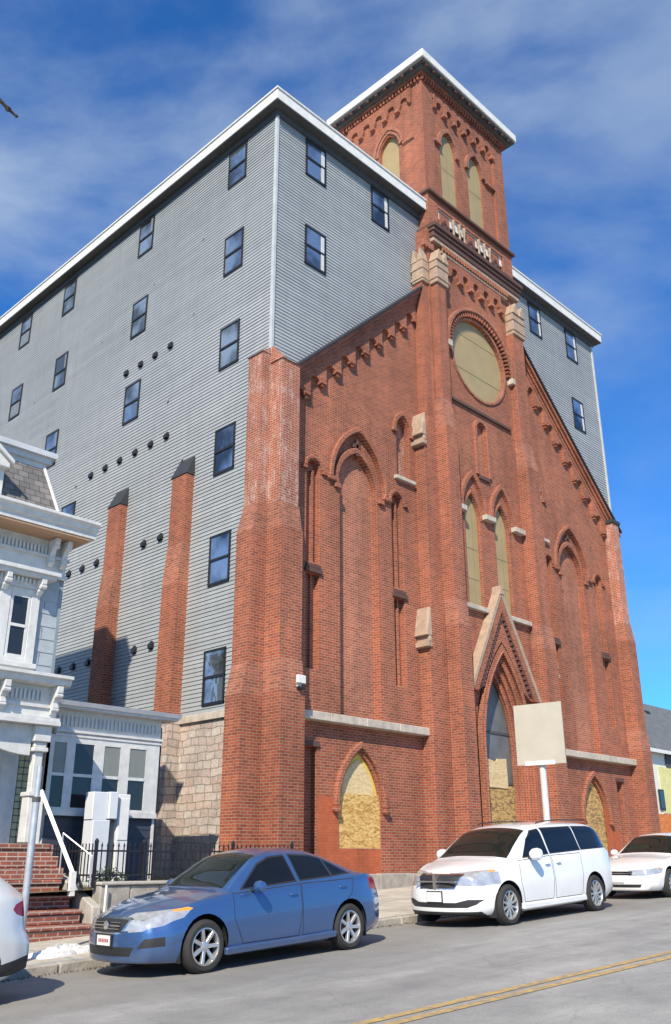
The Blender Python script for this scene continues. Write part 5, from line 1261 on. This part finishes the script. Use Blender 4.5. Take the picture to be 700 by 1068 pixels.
def make_car(name, label, cat, sp, loc, tilt, paint_m, group=None):
    root = thing(name, label, cat, loc, (0, tilt, 0), group)
    bm = body_mesh(sp); lay = bm.faces.layers.int.new('t')
    ids = {0: ('body', paint_m)}
    nid = [1]
    def new(nm, m, parent=0): ids[nid[0]] = (nm, m, parent); nid[0] += 1; return nid[0] - 1
    L_ = sp['L']; SD = ((lambda c: c.y < -.25), (lambda c: c.y > .25))
    # wheel openings
    V = new('void', None)
    for wx in sp['wheels']:
        R0 = sp['wr'] + .055; poly = [(wx + R0 * math.cos(2*math.pi*i/26), sp['wr'] + .015 + R0 * math.sin(2*math.pi*i/26)) for i in range(26)]
        poly = [(p[0], p[1] if p[1] > sp['wr'] - .05 else (-.2 if False else p[1])) for p in poly]
        cut(bm, lay, V, poly, 'xz', lambda c: abs(c.y) > .45)
        bx = [(wx - R0 + .02, -.3), (wx + R0 - .02, -.3), (wx + R0 - .02, sp['wr']), (wx - R0 + .02, sp['wr'])]
        cut(bm, lay, V, bx, 'xz', lambda c: abs(c.y) > .45)
    def off(poly, d):
        cx = sum(p[0] for p in poly) / len(poly); cz = sum(p[1] for p in poly) / len(poly); out_ = []
        n = len(poly); ar_ = sum(poly[i][0]*poly[(i+1)%n][1] - poly[(i+1)%n][0]*poly[i][1] for i in range(n))
        s = 1 if ar_ > 0 else -1
        for i in range(n):
            a, b, c = Vector(poly[i-1]), Vector(poly[i]), Vector(poly[(i+1) % n]); e1 = (b - a).normalized(); e2 = (c - b).normalized()
            n1 = Vector((e1.y, -e1.x)) * s; n2 = Vector((e2.y, -e2.x)) * s; m_ = (n1 + n2); m_ = m_.normalized() if m_.length > 1e-6 else n1; k = d / max(.35, m_.dot(n1)); q = b + m_ * k; out_.append((q.x, q.y))
        return out_
    for item in sp['side']:
        kind, poly = item[0], item[1]
        for sd_ in SD:
            if kind == 'door':
                s_id = new('door_gap', M['seam']); d_id = new('door', paint_m)
                cut(bm, lay, s_id, off(poly, .006), 'xz', sd_, only=(0,) + tuple(i for i in ids if ids[i][0] in ('door', 'door_gap')))
                cut(bm, lay, d_id, off(poly, -.006), 'xz', sd_, only=(s_id,))
                ids[s_id] = ('door_gap', M['seam'], d_id)
            elif kind == 'window':
                f_id = new('window_trim', M['plastic']); g_id = new('side_window', M['car_glass'])
                cut(bm, lay, f_id, off(poly, .022), 'xz', sd_); cut(bm, lay, g_id, poly, 'xz', sd_, only=(f_id,)); ids[f_id] = ('window_trim', M['plastic'], g_id)
            else:
                cut(bm, lay, new(kind, item[2]), poly, 'xz', sd_)
    for item in sp['front']:
        kind, poly, mat = item[0], item[1], item[2]; z_ = item[3] if len(item) > 3 else .9
        polys = [poly] + ([[(-p[0], p[1]) for p in poly]] if min(p[0] for p in poly) > .0 else [])
        for pl in polys: cut(bm, lay, new(kind, mat), pl, 'yz', (lambda c, z_=z_: c.x < z_), only=None if len(item) < 5 else (0,))
    for item in sp.get('rear', []):
        kind, poly, mat = item[0], item[1], item[2]; z_ = item[3] if len(item) > 3 else .5
        polys = [poly] + ([[(-p[0], p[1]) for p in poly]] if min(p[0] for p in poly) > .0 else [])
        for pl in polys: cut(bm, lay, new(kind, mat), pl, 'yz', (lambda c, z_=z_: c.x > L_ - z_))
    # windshield and rear glass: region in x, inside a margin of the roof edge
    S = {k: curve(v) for k, v in sp['S'].items()}
    for nm, (xa, xb), mat in (('windshield', sp['ws'], M['windshield']), ('rear_window', sp['rw'], M['car_glass'])):
        g_id = new(nm, mat)
        for f in bm.faces:
            c = f.calc_center_median()
            pass
        # cut along sloping side lines in plan
        ya, yb = sp[nm + '_w']
        for s in (-1, 1):
            fs = [f for f in bm.faces if xa - .1 < f.calc_center_median().x < xb + .1 and f.calc_center_median().y * s > .2 and f.calc_center_median().z > S['zh'](f.calc_center_median().x) + .01]
            ge = set(); gv = set()
            for f in fs: ge.update(f.edges); gv.update(f.verts)
            bmesh.ops.bisect_plane(bm, geom=fs + list(ge) + list(gv), plane_co=(xa, ya * s, 0), plane_no=((yb - ya) * s, -(xb - xa), 0), dist=1e-5)
        for xx in (xa, xb):
            fs = [f for f in bm.faces if abs(f.calc_center_median().x - xx) < .15 and f.calc_center_median().z > S['zh'](xx)]
            ge = set(); gv = set()
            for f in fs: ge.update(f.edges); gv.update(f.verts)
            bmesh.ops.bisect_plane(bm, geom=fs + list(ge) + list(gv), plane_co=(xx, 0, 0), plane_no=(1, 0, .0), dist=1e-5)
        for f in bm.faces:
            c = f.calc_center_median()
            if xa < c.x < xb and abs(c.y) < ya + (yb - ya) * (c.x - xa) / (xb - xa) and c.z > S['zr'](c.x) - .06 and f[lay] == 0: f[lay] = g_id
    # split by tag
    for f in bm.faces: f.smooth = True
    objs = {}; order = [0] + [i for i in ids if i and ids[i][0] not in ('door_gap', 'window_trim')] + [i for i in ids if i and ids[i][0] in ('door_gap', 'window_trim')]
    for i in order:
        nm, mat = ids[i][0], ids[i][1]
        if nm == 'void': continue
        fs = [f for f in bm.faces if f[lay] == i]
        if not fs: continue
        idx = {}; vs = []; ff = []
        for f in fs:
            t = []
            for v in f.verts:
                if v not in idx: idx[v] = len(vs); vs.append(tuple(v.co))
                t.append(idx[v])
            ff.append(t)
        me = bpy.data.meshes.new(nm); me.from_pydata(vs, [], ff); me.polygons.foreach_set('use_smooth', [True] * len(ff)); me.materials.append(mat)
        # keep the whole skin's normals so cut lines do not show as facets
        nr = [None] * len(vs)
        for v, k in idx.items(): nr[k] = v.normal.copy()
        me.normals_split_custom_set_from_vertices([tuple(q) for q in nr])
        o = bpy.data.objects.new(nm, me); COL.objects.link(o); par = ids[i][2] if len(ids[i]) > 2 else 0
        o.parent = objs.get(par, root) if par else root; objs[i] = o
    bm.free()
    # wheel wells and wheels
    W = sp['W'] / 2
    for wx in sp['wheels']:
        for s in (-1, 1):
            q = MB(); R0 = sp['wr'] + .06; n = 20; vs = []; fs = []
            y0, y1 = s * (W - .055), s * (W - .38)
            prof = [(wx + R0 * math.cos(math.pi * i / n), sp['wr'] + .015 + R0 * math.sin(math.pi * i / n)) for i in range(n + 1)]; prof = [(prof[0][0], .16)] + prof + [(prof[-1][0], .16)]
            q.add([(p[0], y0, p[1]) for p in prof] + [(p[0], y1, p[1]) for p in prof], [(i, i+1, len(prof)+i+1, len(prof)+i) for i in range(len(prof)-1)] + [tuple(range(len(prof), 2*len(prof)))])
            q.build('wheel_well', M['plastic'], root, local=True)
    pr_ = make_wheel(root, sp['wheels'][0], -(W - .115), sp['wr'], .21, sp['spokes'], -1, sp['rim'])
    make_wheel(root, sp['wheels'][1], -(W - .115), sp['wr'], .21, 0, -1, 0, pr_)
    make_wheel(root, sp['wheels'][0], (W - .115), sp['wr'], .21, 0, 1, 0, pr_); make_wheel(root, sp['wheels'][1], (W - .115), sp['wr'], .21, 0, 1, 0, pr_)
    MB().box(.5, L_ - .5, -W + .3, W - .3, .17, .35).build('underbody', M['plastic'], root, local=True)
    return root
def mirror_part(root, x, y, z, m, sc_=1.0):
    for s in (-1, 1):
        q = MB(); prof = [(0, -.07), (.045, -.065), (.078, -.03), (.085, .02), (.07, .06), (.0, .075)]
        vs = []; n = 12
        for i, (rr, yy) in enumerate(prof):
            for k in range(n): a = 6.283 * k / n; vs.append((x + rr * .9 * sc_ * math.cos(a), s * (y + .08 + yy * 1.35 * sc_), z + rr * 1.02 * sc_ * math.sin(a)))
        fs = [(i*n+k, i*n+(k+1)%n, (i+1)*n+(k+1)%n, (i+1)*n+k) for i in range(len(prof)-1) for k in range(n)]
        q.add(vs, fs); o = q.build('mirror', m, root, smooth=True, local=True)
        MB().hexa([(x - .02, s*(y - .09), z - .06), (x + .05, s*(y - .09), z - .06), (x + .05, s*(y + .02), z - .05), (x - .02, s*(y + .02), z - .05)], [(x - .02, s*(y - .09), z - .02), (x + .05, s*(y - .09), z - .02), (x + .05, s*(y + .02), z - .01), (x - .02, s*(y + .02), z - .01)]).build('mirror_arm', M['plastic'], root, local=True)
def handle(root, x, y, z, m):
    for s in (-1, 1):
        MB().hexa([(x, s*(y - .01), z), (x + .17, s*(y - .01), z + .005), (x + .17, s*(y - .03), z + .005), (x, s*(y - .03), z)][::1], [(x + .01, s*(y + .022), z + .004), (x + .16, s*(y + .022), z + .01), (x + .16, s*(y + .0), z + .035), (x + .01, s*(y + .0), z + .03)]).build('handle', m, root, bevel=.006, local=True)

C0 = lambda v: [(0, v), (9, v)]
# ---------------------------------------------------------------- blue sedan
L1 = 4.73
blue = dict(L=L1, W=1.82, wr=.325, rim=.225, wheels=(.98, 3.73), spokes=7, bowf=.50, bowr=.38,
    nose=[(.15, .06), (.24, .015), (.36, 0), (.52, .01), (.60, .03), (.72, .09), (.85, .16)], tail=[(.2, .06), (.4, .0), (.6, .0), (.85, .05), (1.1, .12)],
    S=dict(zb=[(0, .19), (.5, .17), (1.5, .17), (4.2, .19), (L1, .27)], wb=[(0, .64), (.5, .78), (1, .80), (4, .80), (L1, .66)],
      zs=[(0, .27), (1, .26), (4, .28), (L1, .36)], ws=[(0, .70), (.3, .82), (.9, .88), (4.0, .88), (4.5, .83), (L1, .72)],
      zm=[(0, .48), (.9, .58), (4, .62), (L1, .66)], wm=[(0, .715), (.3, .855), (.9, .91), (2.3, .905), (3.8, .915), (4.4, .86), (L1, .75)],
      zh=[(0, .655), (.3, .74), (.7, .82), (1.1, .885), (1.5, .925), (2.5, .96), (3.8, 1.015), (4.4, 1.03), (L1, .96)], wh=[(0, .66), (.3, .77), (.7, .835), (1.1, .86), (2.4, .875), (3.8, .88), (4.4, .80), (L1, .70)],
      **{'in': [(0, .05), (1.3, .04), (1.8, .03), (3.9, .03), (L1, .06)]},
      wr=[(0, .50), (.4, .62), (.9, .70), (1.35, .72), (1.75, .665), (2.15, .60), (2.6, .585), (3.2, .575), (3.6, .585), (4.0, .64), (4.2, .68), (L1, .60)],
      zr=[(0, .68), (.3, .775), (.8, .87), (1.3, .945), (1.7, 1.18), (2.1, 1.385), (2.5, 1.435), (3.0, 1.42), (3.4, 1.345), (3.8, 1.21), (4.1, 1.10), (4.3, 1.07), (L1, .985)],
      zt=[(0, .70), (.3, .805), (.8, .91), (1.25, .975), (1.38, 1.01), (1.75, 1.25), (2.1, 1.435), (2.5, 1.495), (3.0, 1.485), (3.4, 1.41), (3.8, 1.26), (4.1, 1.13), (4.3, 1.10), (L1, 1.0)]),
    side=[('door', [(1.62, .30), (2.66, .30), (2.72, .62), (2.72, .985), (1.46, .93), (1.46, .62)]),
          ('door', [(2.74, .30), (3.36, .30), (3.52, .58), (3.78, .80), (3.84, 1.00), (2.74, .985)]),
          ('window', [(1.66, .985), (2.66, 1.035), (2.60, 1.375), (2.30, 1.355), (2.05, 1.27)]),
          ('window', [(2.76, 1.04), (3.40, 1.065), (3.36, 1.30), (3.15, 1.345), (2.72, 1.378)]),
          ('window', [(3.45, 1.07), (3.80, 1.085), (3.60, 1.195), (3.42, 1.275)]),
          ('taillight', [(4.42, .80), (4.8, .80), (4.8, 1.0), (4.50, 1.0), (4.36, .93)], M['redlens']),
          ('headlight', [(-.1, .54), (.40, .62), (.80, .80), (.74, .82), (.30, .765), (-.1, .70)], M['lamp']),
          ('indicator', [(.52, .68), (.80, .80), (.74, .82), (.56, .795)], M['amber'])],
    front=[('grille_surround', [(.0, .52), (-.34, .53), (-.42, .70), (-.34, .72), (0, .725), (.34, .72), (.42, .70), (.34, .53)], M['chrome']),
           ('grille', [(.0, .54), (-.31, .55), (-.385, .685), (-.31, .70), (0, .705), (.31, .70), (.385, .685), (.31, .55)], M['plastic']),
           ('headlight', [(.42, .55), (.60, .56), (.75, .62), (.84, .70), (.84, .78), (.66, .765), (.50, .70)], M['lamp'], .75),
           ('lower_grille', [(-.46, .27), (.46, .27), (.52, .38), (-.52, .38)], M['plastic']),
           ('fog_recess', [(.56, .36), (.80, .38), (.80, .49), (.64, .47)], M['plastic'])],
    rear=[('taillight', [(.45, .82), (.9, .82), (.9, .99), (.45, .97)], M['redlens'])],
    ws=(1.42, 2.12), windshield_w=(.665, .53), rw=(3.42, 4.06), rear_window_w=(.50, .60))
BL = paint('blue metallic paint', (.050, .125, .30), .5)
tilt = -math.atan(.041)
bx, by = 7.18, 11.25
CG = 'vehicles parked along the kerb'
car1 = make_car('parked_car', 'metallic blue sedan parked in front of the iron fence, dented above its rear wheel', 'car', blue, (bx, by, road_z(bx, 11)), tilt, BL, CG)
mirror_part(car1, 1.80, .93, 1.00, BL, 1.0); handle(car1, 2.48, .895, .84, BL); handle(car1, 3.50, .90, .885, BL)
MB().box(.0 - .012, .0 + .004, -.15, .15, .39, .51).build('licence_plate', M['plate'], car1, local=True)
q = MB()
for i in range(6): q.box(-.0165, -.0125, -.115 + i*.04, -.09 + i*.04, .43, .47)
q.build('plate_lettering', M['platetext'], car1, local=True)
q = MB(); q.box(-.006, .0, -.19, .19, .37, .53); q.build('plate_holder', M['plastic'], car1, local=True)
q = MB(); q.box(.028, .036, -.29, .29, .618, .632); q.box(.018, .024, -.285, .285, .585, .592); q.box(.04, .05, -.29, .29, .66, .666); q.lathe([(.055, -.008), (.05, -.016), (0, -.018)], (.03, 0, .625), axis='x', n=20); q.build('grille_bar', M['chrome'], car1, local=True)
for s in (-1, 1):
    MB().lathe([(0, -.02), (.035, -.02), (.04, 0)], (.30, s * .70, .425), axis='x', n=12).build('fog_light', M['lamp'], car1, local=True)
q = MB(); q.hexa([(1.30, -.915, .19), (3.40, -.915, .22), (3.40, -.86, .22), (1.30, -.86, .19)], [(1.30, -.93, .27), (3.40, -.93, .30), (3.40, -.86, .31), (1.30, -.86, .28)]); q.build('side_sill', BL, car1, bevel=.01, local=True)
q = MB(); q.tube([(1.38, -.55, 1.025), (1.36, .1, 1.03)], .008, 6); q.tube([(1.36, .05, 1.03), (1.42, .60, 1.03)], .008, 6); q.build('wiper', M['plastic'], car1, local=True)

# ---------------------------------------------------------------- white minivan
L2 = 5.15
van = dict(L=L2, W=2.0, wr=.345, rim=.24, wheels=(.95, 4.03), spokes=5, bowf=.50, bowr=.25,
    nose=[(.15, .08), (.28, .01), (.45, 0), (.60, .02), (.72, .06), (.9, .12), (1.0, .16)], tail=[(.2, .03), (.5, .0), (.9, .03), (1.3, .12), (1.8, .26)],
    S=dict(zb=[(0, .22), (.5, .20), (4.4, .22), (L2, .30)], wb=[(0, .70), (.5, .85), (1, .88), (4.5, .88), (L2, .76)],
      zs=[(0, .30), (1, .28), (4, .30), (L2, .38)], ws=[(0, .78), (.3, .90), (.9, .96), (4.4, .97), (4.9, .93), (L2, .84)],
      zm=[(0, .55), (.9, .65), (4, .72), (L2, .75)], wm=[(0, .80), (.3, .94), (.9, .99), (2.3, .995), (4.4, .99), (4.9, .955), (L2, .87)],
      zh=[(0, .80), (.3, .90), (.7, .98), (1.1, 1.03), (1.6, 1.06), (3, 1.10), (4.4, 1.14), (L2, 1.12)], wh=[(0, .72), (.3, .84), (.7, .90), (1.1, .93), (2.4, .955), (4.4, .95), (L2, .86)],
      **{'in': [(0, .06), (1.1, .05), (1.6, .035), (4.9, .03), (L2, .03)]},
      wr=[(0, .52), (.4, .66), (.9, .78), (1.2, .84), (1.6, .82), (2.1, .765), (2.6, .76), (4.4, .75), (4.8, .74), (L2, .70)],
      zr=[(0, .84), (.3, .94), (.8, 1.03), (1.12, 1.09), (1.6, 1.37), (2.0, 1.58), (2.4, 1.655), (3.2, 1.69), (4.3, 1.67), (4.7, 1.62), (4.95, 1.50), (L2, 1.20)],
      zt=[(0, .86), (.3, .98), (.8, 1.08), (1.08, 1.13), (1.2, 1.17), (1.6, 1.44), (2.0, 1.65), (2.4, 1.725), (3.2, 1.755), (4.3, 1.735), (4.7, 1.68), (4.95, 1.55), (L2, 1.25)]),
    side=[('door', [(1.45, .36), (2.42, .36), (2.48, .7), (2.48, 1.12), (1.40, 1.07), (1.36, .7)]),
          ('door', [(2.52, .36), (3.50, .36), (3.58, .7), (3.60, 1.13), (2.52, 1.12)]),
          ('window', [(1.62, 1.13), (2.46, 1.165), (2.40, 1.60), (2.15, 1.575), (1.88, 1.42)]),
          ('window', [(2.54, 1.17), (3.66, 1.195), (3.60, 1.625), (2.50, 1.615)]),
          ('window', [(3.72, 1.20), (4.84, 1.215), (4.70, 1.46), (4.52, 1.585), (4.30, 1.615), (3.68, 1.625)]),
          ('taillight', [(4.98, .92), (5.3, .92), (5.3, 1.5), (4.96, 1.5), (4.88, 1.2)], M['redlens']),
          ('headlight', [(-.2, .68), (.42, .72), (.66, .78), (.70, .96), (.40, .935), (-.2, .84)], M['lamp']),
          ('indicator', [(.54, .77), (.67, .80), (.70, .95), (.56, .94)], M['amber'])],
    front=[('headlight', [(.50, .69), (.80, .69), (1.0, .72), (1.0, .92), (.80, .92), (.56, .885)], M['lamp'], .75),
           ('grille_surround', [(-.40, .64), (.40, .64), (.50, .885), (.47, .90), (-.47, .90), (-.50, .885)], M['chrome']),
           ('grille', [(.035, .78), (.44, .78), (.475, .875), (.035, .88)], M['plastic']), ('grille', [(.035, .66), (.385, .66), (.43, .762), (.035, .762)], M['plastic']),
           ('lower_grille', [(-.74, .39), (-.60, .34), (.60, .34), (.74, .39), (.84, .47), (.62, .475), (.42, .425), (-.42, .425), (-.62, .475), (-.84, .47)], M['plastic']),
           ('bumper_lip', [(-.8, .18), (.8, .18), (.78, .275), (-.78, .275)], M['plastic'])],
    rear=[], ws=(1.20, 2.04), windshield_w=(.80, .69), rw=(4.80, 5.10), rear_window_w=(.68, .66))
WH = paint('white paint', (.80, .80, .79), 0)
vx, vy = 13.92, 11.12
car2 = make_car('parked_minivan', 'white minivan with roof rails and alloy wheels parked behind the blue sedan, facing left', 'minivan', van, (vx, vy, road_z(vx, 11)), tilt, WH, CG)
mirror_part(car2, 1.74, 1.02, 1.17, WH, 1.3); handle(car2, 2.22, .99, .97, WH); handle(car2, 2.62, .99, .98, WH)
for s in (-1, 1):
    MB().tube([(2.45, s*.70, 1.72), (2.6, s*.70, 1.752), (3.3, s*.70, 1.775), (4.3, s*.70, 1.755), (4.45, s*.70, 1.71)], .012, 6).build('roof_rail', M['plastic'], car2, local=True)
    MB().lathe([(0, -.025), (.05, -.025), (.055, 0)], (.30, s*.735, .425), axis='x', n=14).build('fog_light', M['lamp'], car2, local=True)
MB().box(-.022, -.004, -.16, .16, .44, .60).build('licence_plate', M['plate'], car2, local=True); MB().box(-.004, .01, -.18, .18, .41, .62).build('plate_holder', M['plastic'], car2, local=True)
q = MB(); q.box(.015, .06, -.035, .035, .65, .89); q.box(.03, .06, -.46, .46, .760, .782); q.build('grille_bar', M['chrome'], car2, local=True)
q = MB(); q.hexa([(1.36, -1.005, .24), (3.6, -1.005, .25), (3.6, -.93, .25), (1.36, -.93, .24)], [(1.36, -1.0, .33), (3.6, -1.0, .34), (3.6, -.93, .36), (1.36, -.93, .35)]); q.build('side_sill', WH, car2, bevel=.012, local=True)
q = MB(); q.tube([(1.14, -.6, 1.16), (1.10, .05, 1.175)], .009, 6); q.tube([(1.10, .0, 1.175), (1.14, .65, 1.17)], .009, 6); q.build('wiper', M['plastic'], car2, local=True)

# ---------------------------------------------------------------- older white sedan at the right edge
L3 = 4.75
old = dict(L=L3, W=1.79, wr=.31, rim=.20, wheels=(.95, 3.66), spokes=8, bowf=.36, bowr=.30,
    nose=[(.15, .06), (.24, .015), (.40, 0), (.52, .01), (.60, .04), (.72, .08), (.85, .10)], tail=[(.2, .06), (.4, .0), (.6, .0), (.85, .05), (1.1, .12)],
    S=dict(zb=[(0, .19), (.5, .18), (1.5, .18), (4.2, .19), (L3, .27)], wb=[(0, .62), (.5, .76), (1, .78), (4, .78), (L3, .64)],
      zs=[(0, .27), (1, .26), (4, .28), (L3, .36)], ws=[(0, .70), (.3, .80), (.9, .86), (4.0, .86), (4.5, .82), (L3, .72)],
      zm=[(0, .46), (.9, .55), (4, .60), (L3, .62)], wm=[(0, .72), (.3, .84), (.9, .89), (2.3, .89), (3.8, .89), (4.4, .85), (L3, .75)],
      zh=[(0, .63), (.3, .71), (.7, .77), (1.1, .83), (1.5, .88), (2.5, .92), (3.8, .95), (4.4, .96), (L3, .90)], wh=[(0, .68), (.3, .77), (.7, .82), (1.1, .845), (2.4, .86), (3.8, .86), (4.4, .80), (L3, .70)],
      **{'in': [(0, .04), (1.3, .04), (1.8, .03), (3.9, .03), (L3, .06)]},
      wr=[(0, .56), (.4, .66), (.9, .72), (1.35, .73), (1.75, .67), (2.15, .59), (2.6, .58), (3.2, .57), (3.6, .60), (4.0, .66), (L3, .60)],
      zr=[(0, .65), (.3, .735), (.8, .82), (1.4, .90), (1.8, 1.12), (2.15, 1.30), (2.5, 1.34), (3.0, 1.335), (3.4, 1.25), (3.8, 1.08), (4.1, 1.0), (L3, .92)],
      zt=[(0, .67), (.3, .76), (.8, .86), (1.35, .935), (1.5, .97), (1.85, 1.19), (2.15, 1.345), (2.5, 1.395), (3.0, 1.39), (3.4, 1.31), (3.8, 1.13), (4.1, 1.03), (L3, .94)]),
    side=[('door', [(1.62, .30), (2.66, .30), (2.72, .62), (2.72, .93), (1.50, .885), (1.46, .62)]),
          ('window', [(1.70, .95), (2.64, .99), (2.58, 1.29), (2.30, 1.27), (2.1, 1.20)]),
          ('window', [(2.74, .995), (3.50, 1.0), (3.30, 1.22), (2.70, 1.29)]),
          ('headlight', [(-.1, .50), (.50, .55), (.56, .68), (-.1, .62)], M['lamp']), ('indicator', [(.42, .545), (.50, .55), (.56, .68), (.44, .665)], M['amber'])],
    front=[('headlight', [(.38, .51), (.62, .51), (.84, .55), (.84, .66), (.62, .65), (.40, .62)], M['lamp'], .62),
           ('grille', [(-.34, .52), (.34, .52), (.36, .61), (-.36, .61)], M['plastic']),
           ('lower_grille', [(-.50, .26), (.50, .26), (.54, .33), (-.54, .33)], M['plastic'])],
    rear=[], ws=(1.50, 2.18), windshield_w=(.68, .53), rw=(3.42, 3.95), rear_window_w=(.50, .60))
ox, oy = 20.75, 11.15
car3 = make_car('parked_car', 'older white sedan at the right edge, parked behind the white minivan', 'car', old, (ox, oy, road_z(ox, 11)), tilt, WH, CG)
mirror_part(car3, 1.84, .90, .95, WH, .95)
q = MB(); q.box(.01, .03, -.34, .34, .558, .572); q.box(.01, .03, -.33, .33, .60, .61); q.build('grille_bar', M['chrome'], car3, local=True)
MB().box(-.02, -.004, -.15, .15, .37, .48).build('licence_plate', M['plate'], car3, local=True)

# ---------------------------------------------------------------- white hatchback, only its tail in view at the left
L4 = 4.45
ht = dict(L=L4, W=1.85, wr=.35, rim=.23, wheels=(.9, 3.48), spokes=5, bowf=.40, bowr=.36,
    nose=[(.15, .06), (.3, .0), (.6, .02), (.9, .12)], tail=[(.2, .10), (.36, .02), (.52, .0), (.66, .01), (.72, .07), (.95, .10), (1.15, .14), (1.6, .36)],
    S=dict(zb=[(0, .24), (.5, .22), (3.9, .24), (L4, .34)], wb=[(0, .66), (.5, .80), (1, .82), (4, .82), (L4, .70)],
      zs=[(0, .34), (1, .32), (4, .34), (L4, .40)], ws=[(0, .74), (.3, .85), (.9, .90), (3.9, .90), (4.2, .88), (L4, .80)],
      zm=[(0, .55), (.9, .68), (4, .72), (L4, .62)], wm=[(0, .75), (.3, .88), (.9, .925), (3.8, .925), (4.2, .89), (L4, .80)],
      zh=[(0, .80), (.7, .92), (1.2, .98), (2.5, 1.03), (3.8, 1.10), (L4, 1.06)], wh=[(0, .70), (.3, .80), (.9, .86), (3.8, .87), (4.2, .83), (L4, .74)],
      **{'in': [(0, .05), (1.3, .04), (3.9, .03), (L4, .04)]},
      wr=[(0, .52), (.9, .72), (1.2, .74), (1.8, .66), (3.6, .64), (4.1, .64), (L4, .62)],
      zr=[(0, .84), (.8, .97), (1.1, 1.02), (1.5, 1.28), (1.9, 1.48), (2.4, 1.54), (3.2, 1.53), (3.7, 1.46), (4.1, 1.30), (L4, 1.10)],
      zt=[(0, .86), (.8, 1.02), (1.05, 1.06), (1.5, 1.35), (1.9, 1.54), (2.4, 1.61), (3.2, 1.60), (3.7, 1.52), (4.1, 1.35), (L4, 1.14)]),
    side=[('door', [(1.45, .40), (2.4, .40), (2.45, 1.03), (1.30, .98)]), ('door', [(2.48, .40), (3.05, .40), (3.30, .8), (3.35, 1.06), (2.48, 1.04)]),
          ('window', [(1.55, 1.08), (2.42, 1.10), (2.38, 1.44), (1.9, 1.36)]), ('window', [(2.5, 1.11), (3.5, 1.16), (3.35, 1.42), (2.47, 1.45)]),
          ('taillight', [(4.0, .97), (4.05, .92), (4.16, .885), (4.30, .875), (4.42, .90), (4.45, .96), (4.40, 1.02), (4.28, 1.05), (4.14, 1.05), (4.04, 1.02)], M['redlens']),
          ('bumper_valance', [(3.86, .30), (4.7, .28), (4.7, .50), (4.2, .48), (3.86, .42)], M['plastic'])],
    front=[], rear=[('taillight', [(.52, .90), (.78, .90), (.78, 1.03), (.54, 1.03)], M['redlens'], .25)],
    ws=(1.1, 1.9), windshield_w=(.70, .60), rw=(3.74, 4.28), rear_window_w=(.58, .58))
hx = 5.90 - L4
PG = paint('pale silver paint', (.62, .62, .60), .1)
car4 = make_car('parked_hatchback', 'pale silver white hatchback at the left edge with only its tail and red taillight showing', 'car', ht, (hx, 11.25, road_z(hx, 11)), tilt, PG, CG)
